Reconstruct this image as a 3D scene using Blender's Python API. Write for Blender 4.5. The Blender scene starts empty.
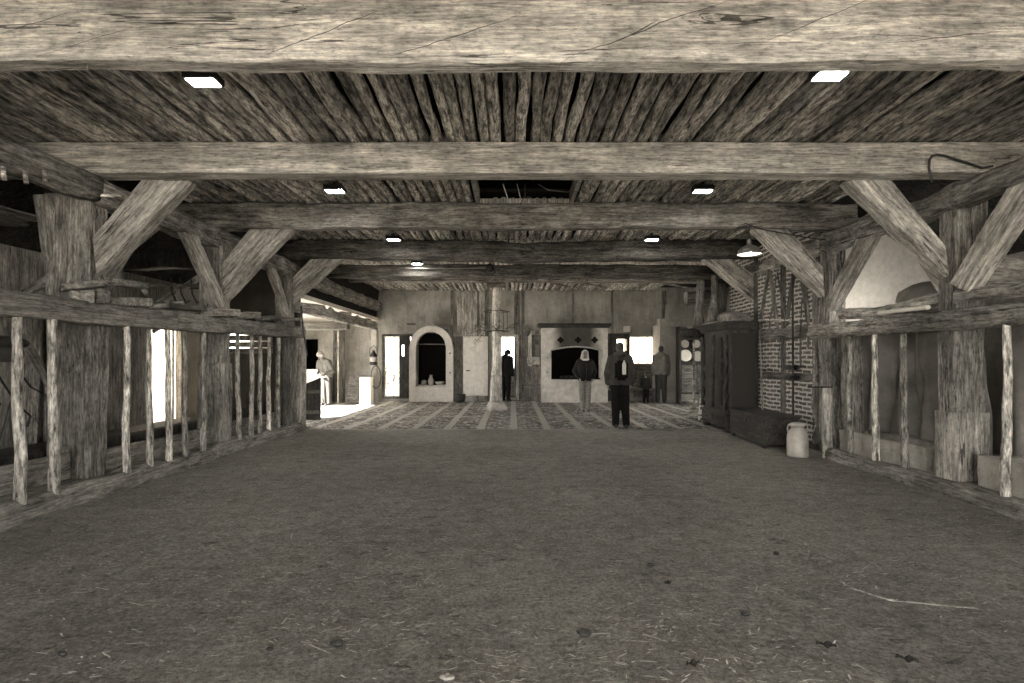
EXPOSURE = 1.42
SKY = 6.5
SUN = 45.0
import bpy, bmesh, math, random
from mathutils import Vector, Matrix, noise, Euler
PI = math.pi
S = bpy.context.scene
COL = S.collection
F = 560.0                      # focal length in pixels of a 1024 wide frame
R = random.Random(7)

# ------------------------------------------------------------------ helpers
def at(px, py, d):             # point seen at a pixel, at distance d down the hall
    return Vector(((px-512)/F*d, d, 1.4+(360-py)/F*d))
def V(*a): return Vector(a)

def tag(o, label=None, cat=None, group=None, kind=None):
    if label: o['label'] = label
    if cat: o['category'] = cat
    if group: o['group'] = group
    if kind: o['kind'] = kind
    return o

def empty(name, loc=(0,0,0), rz=0, label=None, cat=None, group=None):
    o = bpy.data.objects.new(name, None); COL.objects.link(o)
    o.location = loc; o.rotation_euler = (0,0,rz); o.empty_display_size = .1
    return tag(o, label, cat, group)

def mk(name, bm, mat, parent=None, loc=None, smooth=False, matrix=None, rz=0):
    bmesh.ops.recalc_face_normals(bm, faces=bm.faces[:])
    me = bpy.data.meshes.new(name); bm.to_mesh(me); bm.free()
    me.materials.append(mat)
    if smooth:
        for p in me.polygons: p.use_smooth = True
    o = bpy.data.objects.new(name, me); COL.objects.link(o)
    if parent: o.parent = parent
    if matrix is not None: o.matrix_world = matrix
    elif loc is not None: o.location = loc; o.rotation_euler = (0,0,rz)
    return o

def struct(name, bm, mat, smooth=False, parent=None):
    o = mk(name, bm, mat, parent, smooth=smooth)
    if not parent: o['kind'] = 'structure'
    return o

def box(bm, x0, x1, y0, y1, z0, z1, M=None, bev=0):
    vs = [bm.verts.new((x, y, z)) for x in (x0, x1) for y in (y0, y1) for z in (z0, z1)]
    if M is not None:
        for v in vs: v.co = M @ v.co
    a = [(0,1,3,2),(4,6,7,5),(0,4,5,1),(2,3,7,6),(0,2,6,4),(1,5,7,3)]
    fs = [bm.faces.new([vs[i] for i in f]) for f in a]
    if bev:
        es = list({e for f in fs for e in f.edges})
        bmesh.ops.bevel(bm, geom=es, offset=bev, segments=2, affect='EDGES')
    return vs

def B(*a, **k):
    bm = bmesh.new(); box(bm, *a, **k); return bm

def tube(bm, pts, radii, seg=8, caps=True, flat=1.0, M=None):
    pts = [Vector(p) for p in pts]
    if not hasattr(radii, '__len__'): radii = [radii]*len(pts)
    rings = []; prev = None
    for i, p in enumerate(pts):
        d = (pts[min(i+1, len(pts)-1)]-pts[max(i-1, 0)]).normalized()
        if prev is None:
            a = Vector((0,0,1)) if abs(d.z) < .9 else Vector((1,0,0))
            n = d.cross(a).normalized()
        else:
            n = (prev - d*prev.dot(d)).normalized()
        prev = n; b = d.cross(n)
        ring = []
        for k in range(seg):
            t = 2*PI*k/seg
            q = p + n*math.cos(t)*radii[i] + b*math.sin(t)*radii[i]*flat
            ring.append(bm.verts.new(M @ q if M is not None else q))
        rings.append(ring)
    for i in range(len(rings)-1):
        for k in range(seg):
            bm.faces.new((rings[i][k], rings[i][(k+1)%seg], rings[i+1][(k+1)%seg], rings[i+1][k]))
    if caps:
        bm.faces.new(rings[0][::-1]); bm.faces.new(rings[-1])
    return rings

def etube(bm, rings_in, seg=16):        # stacked horizontal ellipses: (x, y, z, rx, ry)
    rings = []
    for (x, y, z, rx, ry) in rings_in:
        rings.append([bm.verts.new((x+rx*math.cos(2*PI*k/seg), y+ry*math.sin(2*PI*k/seg), z)) for k in range(seg)])
    for i in range(len(rings)-1):
        for k in range(seg):
            bm.faces.new((rings[i][k], rings[i][(k+1)%seg], rings[i+1][(k+1)%seg], rings[i+1][k]))
    bm.faces.new(rings[0][::-1]); bm.faces.new(rings[-1])

def lathe(bm, prof, c=(0,0,0), seg=20, M=None):
    rings = []
    for r, z in prof:
        ring = []
        for k in range(seg):
            q = Vector((c[0]+r*math.cos(2*PI*k/seg), c[1]+r*math.sin(2*PI*k/seg), c[2]+z))
            ring.append(bm.verts.new(M @ q if M is not None else q))
        rings.append(ring)
    for i in range(len(rings)-1):
        for k in range(seg):
            bm.faces.new((rings[i][k], rings[i][(k+1)%seg], rings[i+1][(k+1)%seg], rings[i+1][k]))
    bm.faces.new(rings[0][::-1]); bm.faces.new(rings[-1])

def ball(bm, c, r, sub=2, M=None):
    if not hasattr(r, '__len__'): r = (r, r, r)
    m = Matrix.Translation(c) @ Matrix.Diagonal((r[0], r[1], r[2], 1))
    if M is not None: m = M @ m
    bmesh.ops.create_icosphere(bm, subdivisions=sub, radius=1, matrix=m)

def prism(bm, pts, y0, y1, axis='Y', M=None):  # outline in XZ extruded in Y (or YZ in X, or XY in Z)
    def P(a, b, c):
        q = Vector((a, c, b)) if axis == 'Y' else (Vector((c, a, b)) if axis == 'X' else Vector((a, b, c)))
        return M @ q if M is not None else q
    A = [bm.verts.new(P(a, b, y0)) for a, b in pts]; Bv = [bm.verts.new(P(a, b, y1)) for a, b in pts]
    bm.faces.new(A); bm.faces.new(Bv[::-1])
    n = len(pts)
    for i in range(n): bm.faces.new((A[i], Bv[i], Bv[(i+1)%n], A[(i+1)%n]))

def nz(p, f, seed, o=3):
    return noise.fractal(Vector(p)*f + Vector((seed*3.17, seed*1.7, seed*2.3)), 1.0, 2.0, o)

def hewn_bm(A, Bc, seed=0, amp=.012, cham=.025, step=.1, bow=None, ends=.0, k=None):
    """rough hewn timber lofted between two end quads (each 4 corners, same order).
    Returns (bmesh in local coordinates, matrix): local X runs along the grain."""
    A = [Vector(a) for a in A]; Bc = [Vector(b) for b in Bc]
    ca = sum(A, Vector())/4; cb = sum(Bc, Vector())/4
    dx = (cb-ca); L = dx.length; dx = dx.normalized()
    up = (A[3]-A[0]); up = (up - dx*up.dot(dx)).normalized(); side = up.cross(dx).normalized()
    M = Matrix(((dx.x, side.x, up.x, ca.x), (dx.y, side.y, up.y, ca.y), (dx.z, side.z, up.z, ca.z), (0,0,0,1)))
    Mi = M.inverted()
    A = [Mi @ a for a in A]; Bc = [Mi @ b for b in Bc]
    # equal counts in both ends
    kk = k or max(3, min(6, int((A[1]-A[0]).length/.06), ))
    def perim2(C):
        out = []
        for i in range(4):
            p, q = C[i], C[(i+1)%4]; l = max((q-p).length, 1e-4); ch = min(cham, l*.3)
            for j in range(kk): out.append(p.lerp(q, (ch+(l-2*ch)*j/(kk-1))/l))
        return out
    PA, PB = perim2(A), perim2(Bc); n = max(3, int(L/step))
    bm = bmesh.new(); rings = []
    for s in range(n+1):
        t = s/n; ring = []
        cen = Vector((0,0,0)).lerp(sum(Bc, Vector())/4, t)
        off = Vector((0, nz((t*L, 0, 0), .9, seed+11)*amp*1.6, nz((t*L, 5, 0), .9, seed+12)*amp*1.6))
        if bow: off += Vector(bow(t))
        for a, b in zip(PA, PB):
            p = a.lerp(b, t)
            r = (p-cen); r.x = 0
            rn = r.normalized() if r.length > 1e-6 else Vector((0,0,1))
            disp = nz(Vector((p.x*.8, p.y*4, p.z*4)), 1.6, seed)*amp + nz(Vector((p.x, p.y*3, p.z*3)), 5, seed+3, 2)*amp*.4
            q = p + rn*disp + off*(1 if not bow else 1)
            ring.append(bm.verts.new(q))
        rings.append(ring)
    m = len(PA)
    for s in range(n):
        for j in range(m):
            bm.faces.new((rings[s][j], rings[s][(j+1)%m], rings[s+1][(j+1)%m], rings[s+1][j]))
    bm.faces.new(rings[0][::-1]); bm.faces.new(rings[-1])
    return bm, M

def hewn(name, A, Bc, mat, label=None, cat=None, group=None, parent=None, **kw):
    bm, M = hewn_bm(A, Bc, **kw)
    o = mk(name, bm, mat, smooth=True)
    if parent:
        o.parent = parent; o.matrix_parent_inverse = Matrix()
        o.matrix_basis = parent_world(parent).inverted() @ M
    else: o.matrix_world = M
    MW[o.name] = M
    for p in o.data.polygons: p.use_smooth = True
    if kw.get('cham', .025) < .045: o.data.set_sharp_from_angle(angle=.5)
    return tag(o, label, cat, group)

MW = {}
def parent_world(p):
    m = Matrix.Translation(p.location) @ p.rotation_euler.to_matrix().to_4x4() if p.rotation_mode != 'QUATERNION' else p.matrix_basis.copy()
    return (parent_world(p.parent) @ m) if p.parent else m

def rect_x(x, y0, y1, z0, z1): return [V(x,y0,z0), V(x,y1,z0), V(x,y1,z1), V(x,y0,z1)]
def rect_y(y, x0, x1, z0, z1): return [V(x0,y,z0), V(x1,y,z0), V(x1,y,z1), V(x0,y,z1)]
def rect_z(z, x0, x1, y0, y1): return [V(x0,y0,z), V(x1,y0,z), V(x1,y1,z), V(x0,y1,z)]

def branch_bm(p0, p1, r0, r1, seed=0, bend=.03, seg=8, n=12, lump=.12):
    p0, p1 = Vector(p0), Vector(p1); dx = p1-p0; L = dx.length; dx = dx.normalized()
    a = Vector((0,0,1)) if abs(dx.z) < .9 else Vector((0,1,0))
    side = a.cross(dx).normalized(); up = dx.cross(side)
    M = Matrix(((dx.x, side.x, up.x, p0.x), (dx.y, side.y, up.y, p0.y), (dx.z, side.z, up.z, p0.z), (0,0,0,1)))
    pts, rr = [], []
    for i in range(n+1):
        t = i/n; e = math.sin(PI*t)**.5 if 0 < t < 1 else 0
        pts.append((t*L, nz((t*L,0,0), 1.1, seed)*bend*e, nz((t*L,4,0), 1.1, seed+5)*bend*e))
        rr.append((r0+(r1-r0)*t)*(1+nz((t*L,9,0), 4, seed)*lump))
    bm = bmesh.new(); rings = tube(bm, pts, rr, seg)
    for i, ring in enumerate(rings):
        for v in ring:
            c = Vector(pts[i]); v.co = c + (v.co-c)*(1+nz(v.co*1.0, 9, seed, 2)*lump*.8)
    return bm, M

def branch(name, p0, p1, r0, r1, mat, label=None, cat=None, group=None, **kw):
    bm, M = branch_bm(p0, p1, r0, r1, **kw)
    o = mk(name, bm, mat, smooth=True, matrix=M)
    return tag(o, label, cat, group)

# ------------------------------------------------------------------ materials
def sep(v, k=1.0):             # sepia toned grey, as everything in the toned photograph
    return (v*1.0, v*(1-.058*k), v*(1-.155*k), 1)

class NT:
    def __init__(s, name):
        s.m = bpy.data.materials.new(name); s.m.use_nodes = True; s.t = s.m.node_tree
        s.t.nodes.clear()
        s.out = s.n('ShaderNodeOutputMaterial'); s.b = s.n('ShaderNodeBsdfPrincipled')
        s.l(s.b.outputs[0], s.out.inputs[0])
    def n(s, ty, **kw):
        x = s.t.nodes.new(ty)
        for k, v in kw.items():
            if k.startswith('i_'):
                x.inputs[int(k[2:]) if k[2:].isdigit() else k[2:].replace('_', ' ')].default_value = v
            else: setattr(x, k, v)
        return x
    def l(s, a, b): s.t.links.new(a, b)
    def ramp(s, fac, stops, interp='LINEAR'):
        r = s.n('ShaderNodeValToRGB'); cr = r.color_ramp; cr.interpolation = interp
        while len(cr.elements) < len(stops): cr.elements.new(.5)
        for e, (p, c) in zip(cr.elements, stops):
            e.position = p; e.color = c if hasattr(c, '__len__') else sep(c)
        s.l(fac, r.inputs[0]); return r.outputs[0]
    def bwramp(s, fac, stops):
        return s.ramp(fac, [(p, (c, c, c, 1)) for p, c in stops])
    def math(s, op, a, b=None, clamp=False):
        x = s.n('ShaderNodeMath', operation=op, use_clamp=clamp)
        for i, q in enumerate((a, b)):
            if q is None: continue
            if hasattr(q, 'links'): s.l(q, x.inputs[i])
            else: x.inputs[i].default_value = q
        return x.outputs[0]
    def mul(s, a, b, fac=1.0):
        x = s.n('ShaderNodeMix', data_type='RGBA', blend_type='MULTIPLY'); x.inputs[0].default_value = fac
        s.l(a, x.inputs[6]); s.l(b, x.inputs[7]); return x.outputs[2]
    def mixc(s, fac, a, b):
        x = s.n('ShaderNodeMix', data_type='RGBA')
        if hasattr(fac, 'links'): s.l(fac, x.inputs[0])
        else: x.inputs[0].default_value = fac
        for i, q in ((6, a), (7, b)):
            if hasattr(q, 'links'): s.l(q, x.inputs[i])
            else: x.inputs[i].default_value = q
        return x.outputs[2]
    def coords(s, scale=(1,1,1), rand=True, world=False):
        tc = s.n('ShaderNodeTexCoord'); src = tc.outputs['Object']
        if world:
            g = s.n('ShaderNodeNewGeometry'); src = g.outputs['Position']
        mp = s.n('ShaderNodeMapping'); mp.inputs['Scale'].default_value = scale
        if rand:
            oi = s.n('ShaderNodeObjectInfo'); v = s.n('ShaderNodeVectorMath', operation='SCALE')
            cx = s.n('ShaderNodeCombineXYZ')
            s.l(oi.outputs['Random'], cx.inputs[0]); s.l(oi.outputs['Random'], cx.inputs[1]); s.l(oi.outputs['Random'], cx.inputs[2])
            s.l(cx.outputs[0], v.inputs[0]); v.inputs['Scale'].default_value = 37.0
            a = s.n('ShaderNodeVectorMath', operation='ADD'); s.l(src, a.inputs[0]); s.l(v.outputs[0], a.inputs[1]); src = a.outputs[0]
        s.l(src, mp.inputs['Vector']); return mp.outputs[0]
    def noise(s, vec, scale, detail=6, rough=.6, dist=0):
        x = s.n('ShaderNodeTexNoise'); s.l(vec, x.inputs['Vector'])
        x.inputs['Scale'].default_value = scale; x.inputs['Detail'].default_value = detail
        x.inputs['Roughness'].default_value = rough; x.inputs['Distortion'].default_value = dist
        return x.outputs[0]
    def bump(s, h, strength=.5, dist=.02, prev=None):
        b = s.n('ShaderNodeBump'); b.inputs['Strength'].default_value = strength; b.inputs['Distance'].default_value = dist
        s.l(h, b.inputs['Height'])
        if prev: s.l(prev, b.inputs['Normal'])
        return b.outputs[0]
    def fin(s, col, normal=None, rough=.85, spec=.2, metal=0):
        if hasattr(col, 'links'): s.l(col, s.b.inputs['Base Color'])
        else: s.b.inputs['Base Color'].default_value = col
        if normal: s.l(normal, s.b.inputs['Normal'])
        s.b.inputs['Roughness'].default_value = rough; s.b.inputs['Specular IOR Level'].default_value = spec
        s.b.inputs['Metallic'].default_value = metal
        return s.m

def gscale(grain, along, across):
    return {'X': (along, across, across), 'Y': (across, along, across), 'Z': (across, across, along)}[grain]

def wood(name, v, grain='X', contrast=1.0, crack=1.0, bumps=1.0, rough=.85, var=.25, fine=1.0, knots=True, world=False):
    n = NT(name)
    c1 = n.coords(gscale(grain, .9, 9), world=world); c2 = n.coords(gscale(grain, .3, 7), world=world)
    c3 = n.coords(gscale(grain, 1.4, 2.4), world=world); c4 = n.coords(gscale(grain, 4, 75), world=world); c5 = n.coords(gscale(grain, 14, 34), world=world)
    g = n.noise(c1, 2.4*fine, 10, .72, .15)
    blot = n.noise(c3, 1.3, 6, .65)
    fib = n.noise(c4, 1.0, 4, .7)
    spk = n.noise(c5, 1.0, 5, .7)
    k = .55+.45*contrast
    lo, hi = v*(1-.7*k), v*(1+.8*k)
    col = n.ramp(g, [(.32, max(lo, .004)), (.5, v), (.7, hi)])
    col = n.mul(col, n.bwramp(blot, [(.34, .5), (.62, 1.35)]), .9*k)
    col = n.mul(col, n.bwramp(fib, [(.34, .5), (.62, 1.3)]), .8)
    col = n.mul(col, n.bwramp(spk, [(.33, .35), (.46, 1.0), (.66, 1.45)]), .8*k)
    ck = n.noise(c2, 1.2*fine, 4, .5, .35); msk = n.noise(c3, .9, 3, .5)
    line = n.math('LESS_THAN', n.math('ABSOLUTE', n.math('SUBTRACT', ck, .5)), n.math('MULTIPLY', n.math('SUBTRACT', msk, .47), .05))
    ckl = n.math('SUBTRACT', 1.0, line)
    col = n.mul(col, n.bwramp(ckl, [(0, .12), (1, 1)]), .85*min(crack, 1.15))
    if knots:
        vo = n.n('ShaderNodeTexVoronoi'); n.l(n.coords(gscale(grain, 1.0, 2.2), world=world), vo.inputs['Vector'])
        vo.inputs['Scale'].default_value = 1.0
        kn = n.bwramp(n.math('ADD', vo.outputs['Distance'], n.math('MULTIPLY', spk, .06)), [(.06, .3), (.12, .65), (.2, 1)])
        col = n.mul(col, kn, .85)
    oi = n.n('ShaderNodeObjectInfo')
    rr = n.bwramp(oi.outputs['Random'], [(0, 1-var), (1, 1+var)])
    col = n.mul(col, rr)
    nm = n.bump(g, 1.0*bumps, .035); nm = n.bump(ckl, .9*crack, .02, nm); nm = n.bump(spk, .8*bumps, .012, nm); nm = n.bump(fib, .5*bumps, .005, nm)
    return n.fin(col, nm, rough, .15)

def bark(name, v, lightpatch=.5, spec=.15):     # peeled poles with dark bark remnants
    n = NT(name)
    c = n.coords((3.2, 17, 17)); c2 = n.coords((12, 55, 55)); c3 = n.coords((1.2, 3, 3))
    g = n.noise(c, 1.5, 8, .72, .25); f = n.noise(c2, 1.0, 4, .7); bl = n.noise(c3, 1.2, 4, .6)
    col = n.ramp(g, [(.36, v*.12), (.45, v*.55), (.55, v*1.2), (.72, v*(1.35+lightpatch))])
    col = n.mul(col, n.bwramp(f, [(.33, .3), (.48, .95), (.65, 1.4)]), .85)
    col = n.mul(col, n.bwramp(bl, [(.35, .65), (.65, 1.25)]), .9)
    oi = n.n('ShaderNodeObjectInfo'); col = n.mul(col, n.bwramp(oi.outputs['Random'], [(0, .5), (1, 1.4)]))
    nm = n.bump(g, 1, .025); nm = n.bump(f, .8, .008, nm)
    return n.fin(col, nm, .8, spec)

def plaster(name, v, var=.3, bumpy=.5, stain=.4, scale=1.0, blob=None):
    n = NT(name); c = n.coords((1,1,1), rand=False)
    a = n.noise(c, 1.3*scale, 6, .65); b = n.noise(c, 14*scale, 5, .7)
    st = n.noise(n.coords((3, 3, .7), rand=False), 1.4, 6, .7, .5)
    col = n.ramp(a, [(.3, v*(1-var)), (.7, v*(1+var*.6))])
    col = n.mul(col, n.bwramp(b, [(.3, .75), (.65, 1.1)]), .7)
    col = n.mul(col, n.bwramp(st, [(.3, .5), (.55, 1.0)]), stain)
    if blob:       # soot stain with a shape of its own
        sp = n.n('ShaderNodeSeparateXYZ'); n.l(c, sp.inputs[0]); bx_, bz_, rx_, rz_ = blob
        dx = n.math('POWER', n.math('DIVIDE', n.math('SUBTRACT', sp.outputs[0], bx_), rx_), 2.0); dz = n.math('POWER', n.math('DIVIDE', n.math('SUBTRACT', sp.outputs[2], bz_), rz_), 2.0)
        rr = n.math('ADD', n.math('ADD', dx, dz), n.math('MULTIPLY', a, .8))
        col = n.mixc(n.bwramp(n.math('MULTIPLY', rr, .5), [(.25, .75), (.75, 0)]), col, sep(.05))
    return n.fin(col, n.bump(b, bumpy, .01, n.bump(a, bumpy, .04)), .9, .1)

def plain(name, v, rough=.6, spec=.3, metal=0, noisy=.25, scale=20, k=1.0, bump=.2):
    n = NT(name); c = n.coords((1,1,1)); a = n.noise(c, scale, 5, .65)
    col = n.ramp(a, [(.3, sep(v*(1-noisy), k)), (.7, sep(v*(1+noisy), k))])
    return n.fin(col, n.bump(a, bump, .01), rough, spec, metal)

def cloth(name, v, folds=0.0):
    n = NT(name); c = n.coords((1,1,1)); a = n.noise(c, 4, 5, .6); w = n.noise(n.coords((1,1,1)), 120, 2, .5)
    col = n.ramp(a, [(.3, v*.7), (.7, v*1.25)]); col = n.mul(col, n.bwramp(w, [(.3, .7), (.7, 1.1)]), .8)
    return n.fin(col, n.bump(w, .3, .004, n.bump(a, .4, .02)), .95, .05)

def brick(name, v, mort, scale=1.0, world_axis='YZ', bw=.26, bh=.075, ms=.018):
    n = NT(name)
    g = n.n('ShaderNodeNewGeometry'); sx = n.n('ShaderNodeSeparateXYZ'); n.l(g.outputs['Position'], sx.inputs[0])
    cx = n.n('ShaderNodeCombineXYZ')
    n.l(sx.outputs['XYZ'.index(world_axis[0])], cx.inputs[0]); n.l(sx.outputs['XYZ'.index(world_axis[1])], cx.inputs[1])
    wob = n.noise(cx.outputs[0], 3, 3, .6)
    ad = n.n('ShaderNodeVectorMath', operation='ADD'); sc = n.n('ShaderNodeVectorMath', operation='SCALE'); sc.inputs['Scale'].default_value = .045
    n2 = n.n('ShaderNodeTexNoise'); n.l(cx.outputs[0], n2.inputs['Vector']); n2.inputs['Scale'].default_value = 4
    n.l(n2.outputs['Color'], sc.inputs[0]); n.l(cx.outputs[0], ad.inputs[0]); n.l(sc.outputs[0], ad.inputs[1])
    br = n.n('ShaderNodeTexBrick'); n.l(ad.outputs[0], br.inputs['Vector'])
    br.inputs['Scale'].default_value = 1; br.inputs['Brick Width'].default_value = bw; br.inputs['Row Height'].default_value = bh
    br.inputs['Mortar Size'].default_value = ms; br.inputs['Mortar Smooth'].default_value = .3; br.inputs['Bias'].default_value = 0
    br.inputs['Color1'].default_value = sep(v*.7); br.inputs['Color2'].default_value = sep(v*1.4); br.inputs['Mortar'].default_value = sep(mort)
    nn = n.noise(cx.outputs[0], 12, 6, .7)
    col = n.mul(br.outputs['Color'], n.bwramp(nn, [(.3, .6), (.65, 1.15)]), .8)
    inv = n.math('SUBTRACT', 1.0, br.outputs['Fac'])
    return n.fin(col, n.bump(nn, .5, .008, n.bump(inv, .8, .015)), .9, .1)

def dirt():
    n = NT('packed_earth'); c = n.coords((1,1,1), rand=False)
    a = n.noise(c, .5, 5, .6); b = n.noise(c, 6, 9, .75); f = n.noise(c, 38, 6, .8); f2 = n.noise(c, 110, 4, .8)
    st = n.noise(n.coords((1.0, 3.0, 1), rand=False), 11, 8, .78, .5)
    col = n.ramp(a, [(.32, .22), (.68, .34)])
    col = n.mul(col, n.bwramp(b, [(.3, .62), (.5, .97), (.68, 1.3)]), .9)
    col = n.mul(col, n.bwramp(f, [(.36, .3), (.5, 1.0), (.62, 1.6)]), .7)
    col = n.mul(col, n.bwramp(f2, [(.36, .5), (.5, 1.0), (.64, 1.4)]), .6)
    chips = n.bwramp(st, [(.585, 0), (.63, 1)])
    near = n.noise(c, .9, 3, .5)
    chips = n.math('MULTIPLY', chips, n.bwramp(near, [(.40, .08), (.58, 1)]))
    col = n.mixc(n.math('MULTIPLY', chips, .8), col, sep(.6))
    dk = n.noise(n.coords((1.0, 2.2, 1), rand=False), 5, 9, .75, .3); col = n.mul(col, n.bwramp(dk, [(.34, .25), (.42, .9), (.6, 1.0), (.7, 1.35)]), .9)
    nm = n.bump(b, 1, .05); nm = n.bump(f, .8, .015, nm); nm = n.bump(st, .9, .03, nm)
    return n.fin(col, nm, .9, .12)

def cobble():
    n = NT('cobbles'); c = n.coords((1,1,1), rand=False)
    vo = n.n('ShaderNodeTexVoronoi'); n.l(c, vo.inputs['Vector']); vo.inputs['Scale'].default_value = 9
    vo.inputs['Randomness'].default_value = .8
    ve = n.n('ShaderNodeTexVoronoi', feature='DISTANCE_TO_EDGE'); n.l(c, ve.inputs['Vector']); ve.inputs['Scale'].default_value = 9
    ve.inputs['Randomness'].default_value = .8
    sepc = n.n('ShaderNodeSeparateColor'); n.l(vo.outputs['Color'], sepc.inputs[0])
    col = n.ramp(sepc.outputs[0], [(0, .10), (1, .48)])
    col = n.mul(col, n.bwramp(ve.outputs['Distance'], [(.03, .12), (.14, 1)]))
    g = n.n('ShaderNodeNewGeometry'); s = n.n('ShaderNodeSeparateXYZ'); n.l(g.outputs['Position'], s.inputs[0])
    def band(sock, per, off, half):
        m = n.math('WRAP', n.math('ADD', sock, off), None)
        m.node.inputs[1].default_value = per/2; m.node.inputs[2].default_value = -per/2
        return n.math('LESS_THAN', n.math('ABSOLUTE', m), half)
    st = n.math('MAXIMUM', band(s.outputs[0], .68, -.04, .075), band(s.outputs[1], 2.6, -.75, .06))
    nn = n.noise(c, 25, 5, .7)
    sc = n.ramp(nn, [(.3, .27), (.7, .46)])
    col = n.mixc(n.math('MULTIPLY', st, .85), col, sc)
    hgt = n.bwramp(ve.outputs['Distance'], [(0, 0), (.2, 1)])
    hgt = n.math('MAXIMUM', hgt, st)
    return n.fin(col, n.bump(nn, .3, .01, n.bump(hgt, .9, .03)), .75, .3)

M = {}
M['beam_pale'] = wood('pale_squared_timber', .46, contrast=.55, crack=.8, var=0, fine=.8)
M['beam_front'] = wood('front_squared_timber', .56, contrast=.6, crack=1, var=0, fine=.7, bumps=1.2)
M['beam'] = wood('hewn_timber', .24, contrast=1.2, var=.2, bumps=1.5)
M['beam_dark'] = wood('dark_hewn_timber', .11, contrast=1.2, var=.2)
M['post'] = wood('weathered_post', .27, contrast=1.25, var=.15, bumps=1.8, crack=1.15, fine=1.3)
M['brace'] = wood('pale_brace', .34, contrast=.85, var=.15, bumps=1.3)
M['rail'] = wood('stall_rail_wood', .20, contrast=.7, var=.1)
M['old'] = wood('old_wood', .135, contrast=.8, var=.3)
M['board'] = wood('board_wood', .36, 'Z', contrast=.7, var=.25, knots=False)
M['boardX'] = wood('board_wood_level', .27, 'X', contrast=.6, var=.25, knots=False)
M['boardY'] = wood('board_wood_long', .2, 'Y', contrast=.7, var=.25, knots=False)
M['dark_wood'] = wood('dark_furniture_wood', .042, 'Z', contrast=.8, crack=.3, bumps=.5, rough=.5, var=.1, knots=False)
M['dark_woodY'] = wood('dark_furniture_wood_level', .045, 'Y', contrast=.6, crack=.4, bumps=.6, rough=.55, var=.1, knots=False)
M['pole'] = bark('ceiling_pole_bark', .62, .4)
M['pole_pale'] = bark('pale_ceiling_pole', .66, .5)
M['stick'] = bark('peeled_stall_pole', .45, .7)
M['branchm'] = bark('dry_branch', .12, .3)
M['plaster'] = plaster('lime_plaster', .40)
M['plaster_back'] = plaster('back_wall_plaster', .36, .4, .8, .7, blob=(-1.7, 2.75, 1.0, .55))
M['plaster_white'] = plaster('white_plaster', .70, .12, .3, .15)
M['plaster_grey'] = plaster('grey_plaster', .26, .3, .6, .5)
M['stone'] = plaster('granite', .40, .4, 1.0, .3, 3)
M['stone_dark'] = plaster('dark_stone', .06, .4, 1.0, .4, 2)
M['dirt'] = dirt()
M['cobble'] = cobble()
M['brick'] = brick('old_brick', .12, .52)
M['reed'] = wood('thatch_underside', .045, 'X', contrast=1.0, crack=1, bumps=2, var=0, knots=False)
M['ceil'] = plain('loft_boards', .03, .95, .05)
M['burlap'] = cloth('sacking', .22)
M['black'] = plain('black_iron', .02, .5, .4, noisy=.3)
M['iron'] = plain('worn_iron', .06, .5, .4, .4)
M['soot_and_dark'] = plain('soot_and_dark', .012, .95, .02)  # black of hearth soot; also painted darkness for niche, doorway and clover holes
M['white'] = plain('white_paint', .72, .5, .3, noisy=.06, bump=.05)
M['zinc'] = plain('dull_zinc', .36, .55, .4, .3, noisy=.2, scale=9)
M['grass'] = plain('grass', .10, .95, .05, scale=3)
M['leaf'] = plain('leaves', .035, .8, .1)
M['ground'] = plain('yard_paving', .42, .9, .1, scale=2)
M['cream'] = plain('cream_enamel', .6, .4, .4, noisy=.08)
def emis(name, s):
    n = NT(name); n.b.inputs['Base Color'].default_value = sep(.8); n.b.inputs['Emission Color'].default_value = sep(1, .6)
    n.b.inputs['Emission Strength'].default_value = s; return n.m
M['lamp'] = emis('lamp_panel', 70)
M['bulb'] = emis('lamp_bulb', 60); M['bulb2'] = emis('aisle_bulb', 260)
def glassm():
    n = NT('window_glass'); n.b.inputs['Base Color'].default_value = (1,1,1,1)
    n.b.inputs['Roughness'].default_value = 0; n.b.inputs['Transmission Weight'].default_value = 1; n.b.inputs['IOR'].default_value = 1.02
    return n.m
M['glass'] = glassm()

def sheet():
    m = bpy.data.materials.new('white_sheet'); m.use_nodes = True; t = m.node_tree; t.nodes.clear()
    o = t.nodes.new('ShaderNodeOutputMaterial'); mx = t.nodes.new('ShaderNodeMixShader'); tr = t.nodes.new('ShaderNodeBsdfTranslucent'); df = t.nodes.new('ShaderNodeBsdfDiffuse')
    tr.inputs[0].default_value = sep(.7); df.inputs[0].default_value = sep(.6); mx.inputs[0].default_value = .5
    t.links.new(tr.outputs[0], mx.inputs[1]); t.links.new(df.outputs[0], mx.inputs[2]); t.links.new(mx.outputs[0], o.inputs[0]); return m
M['sheet'] = sheet()

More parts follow.
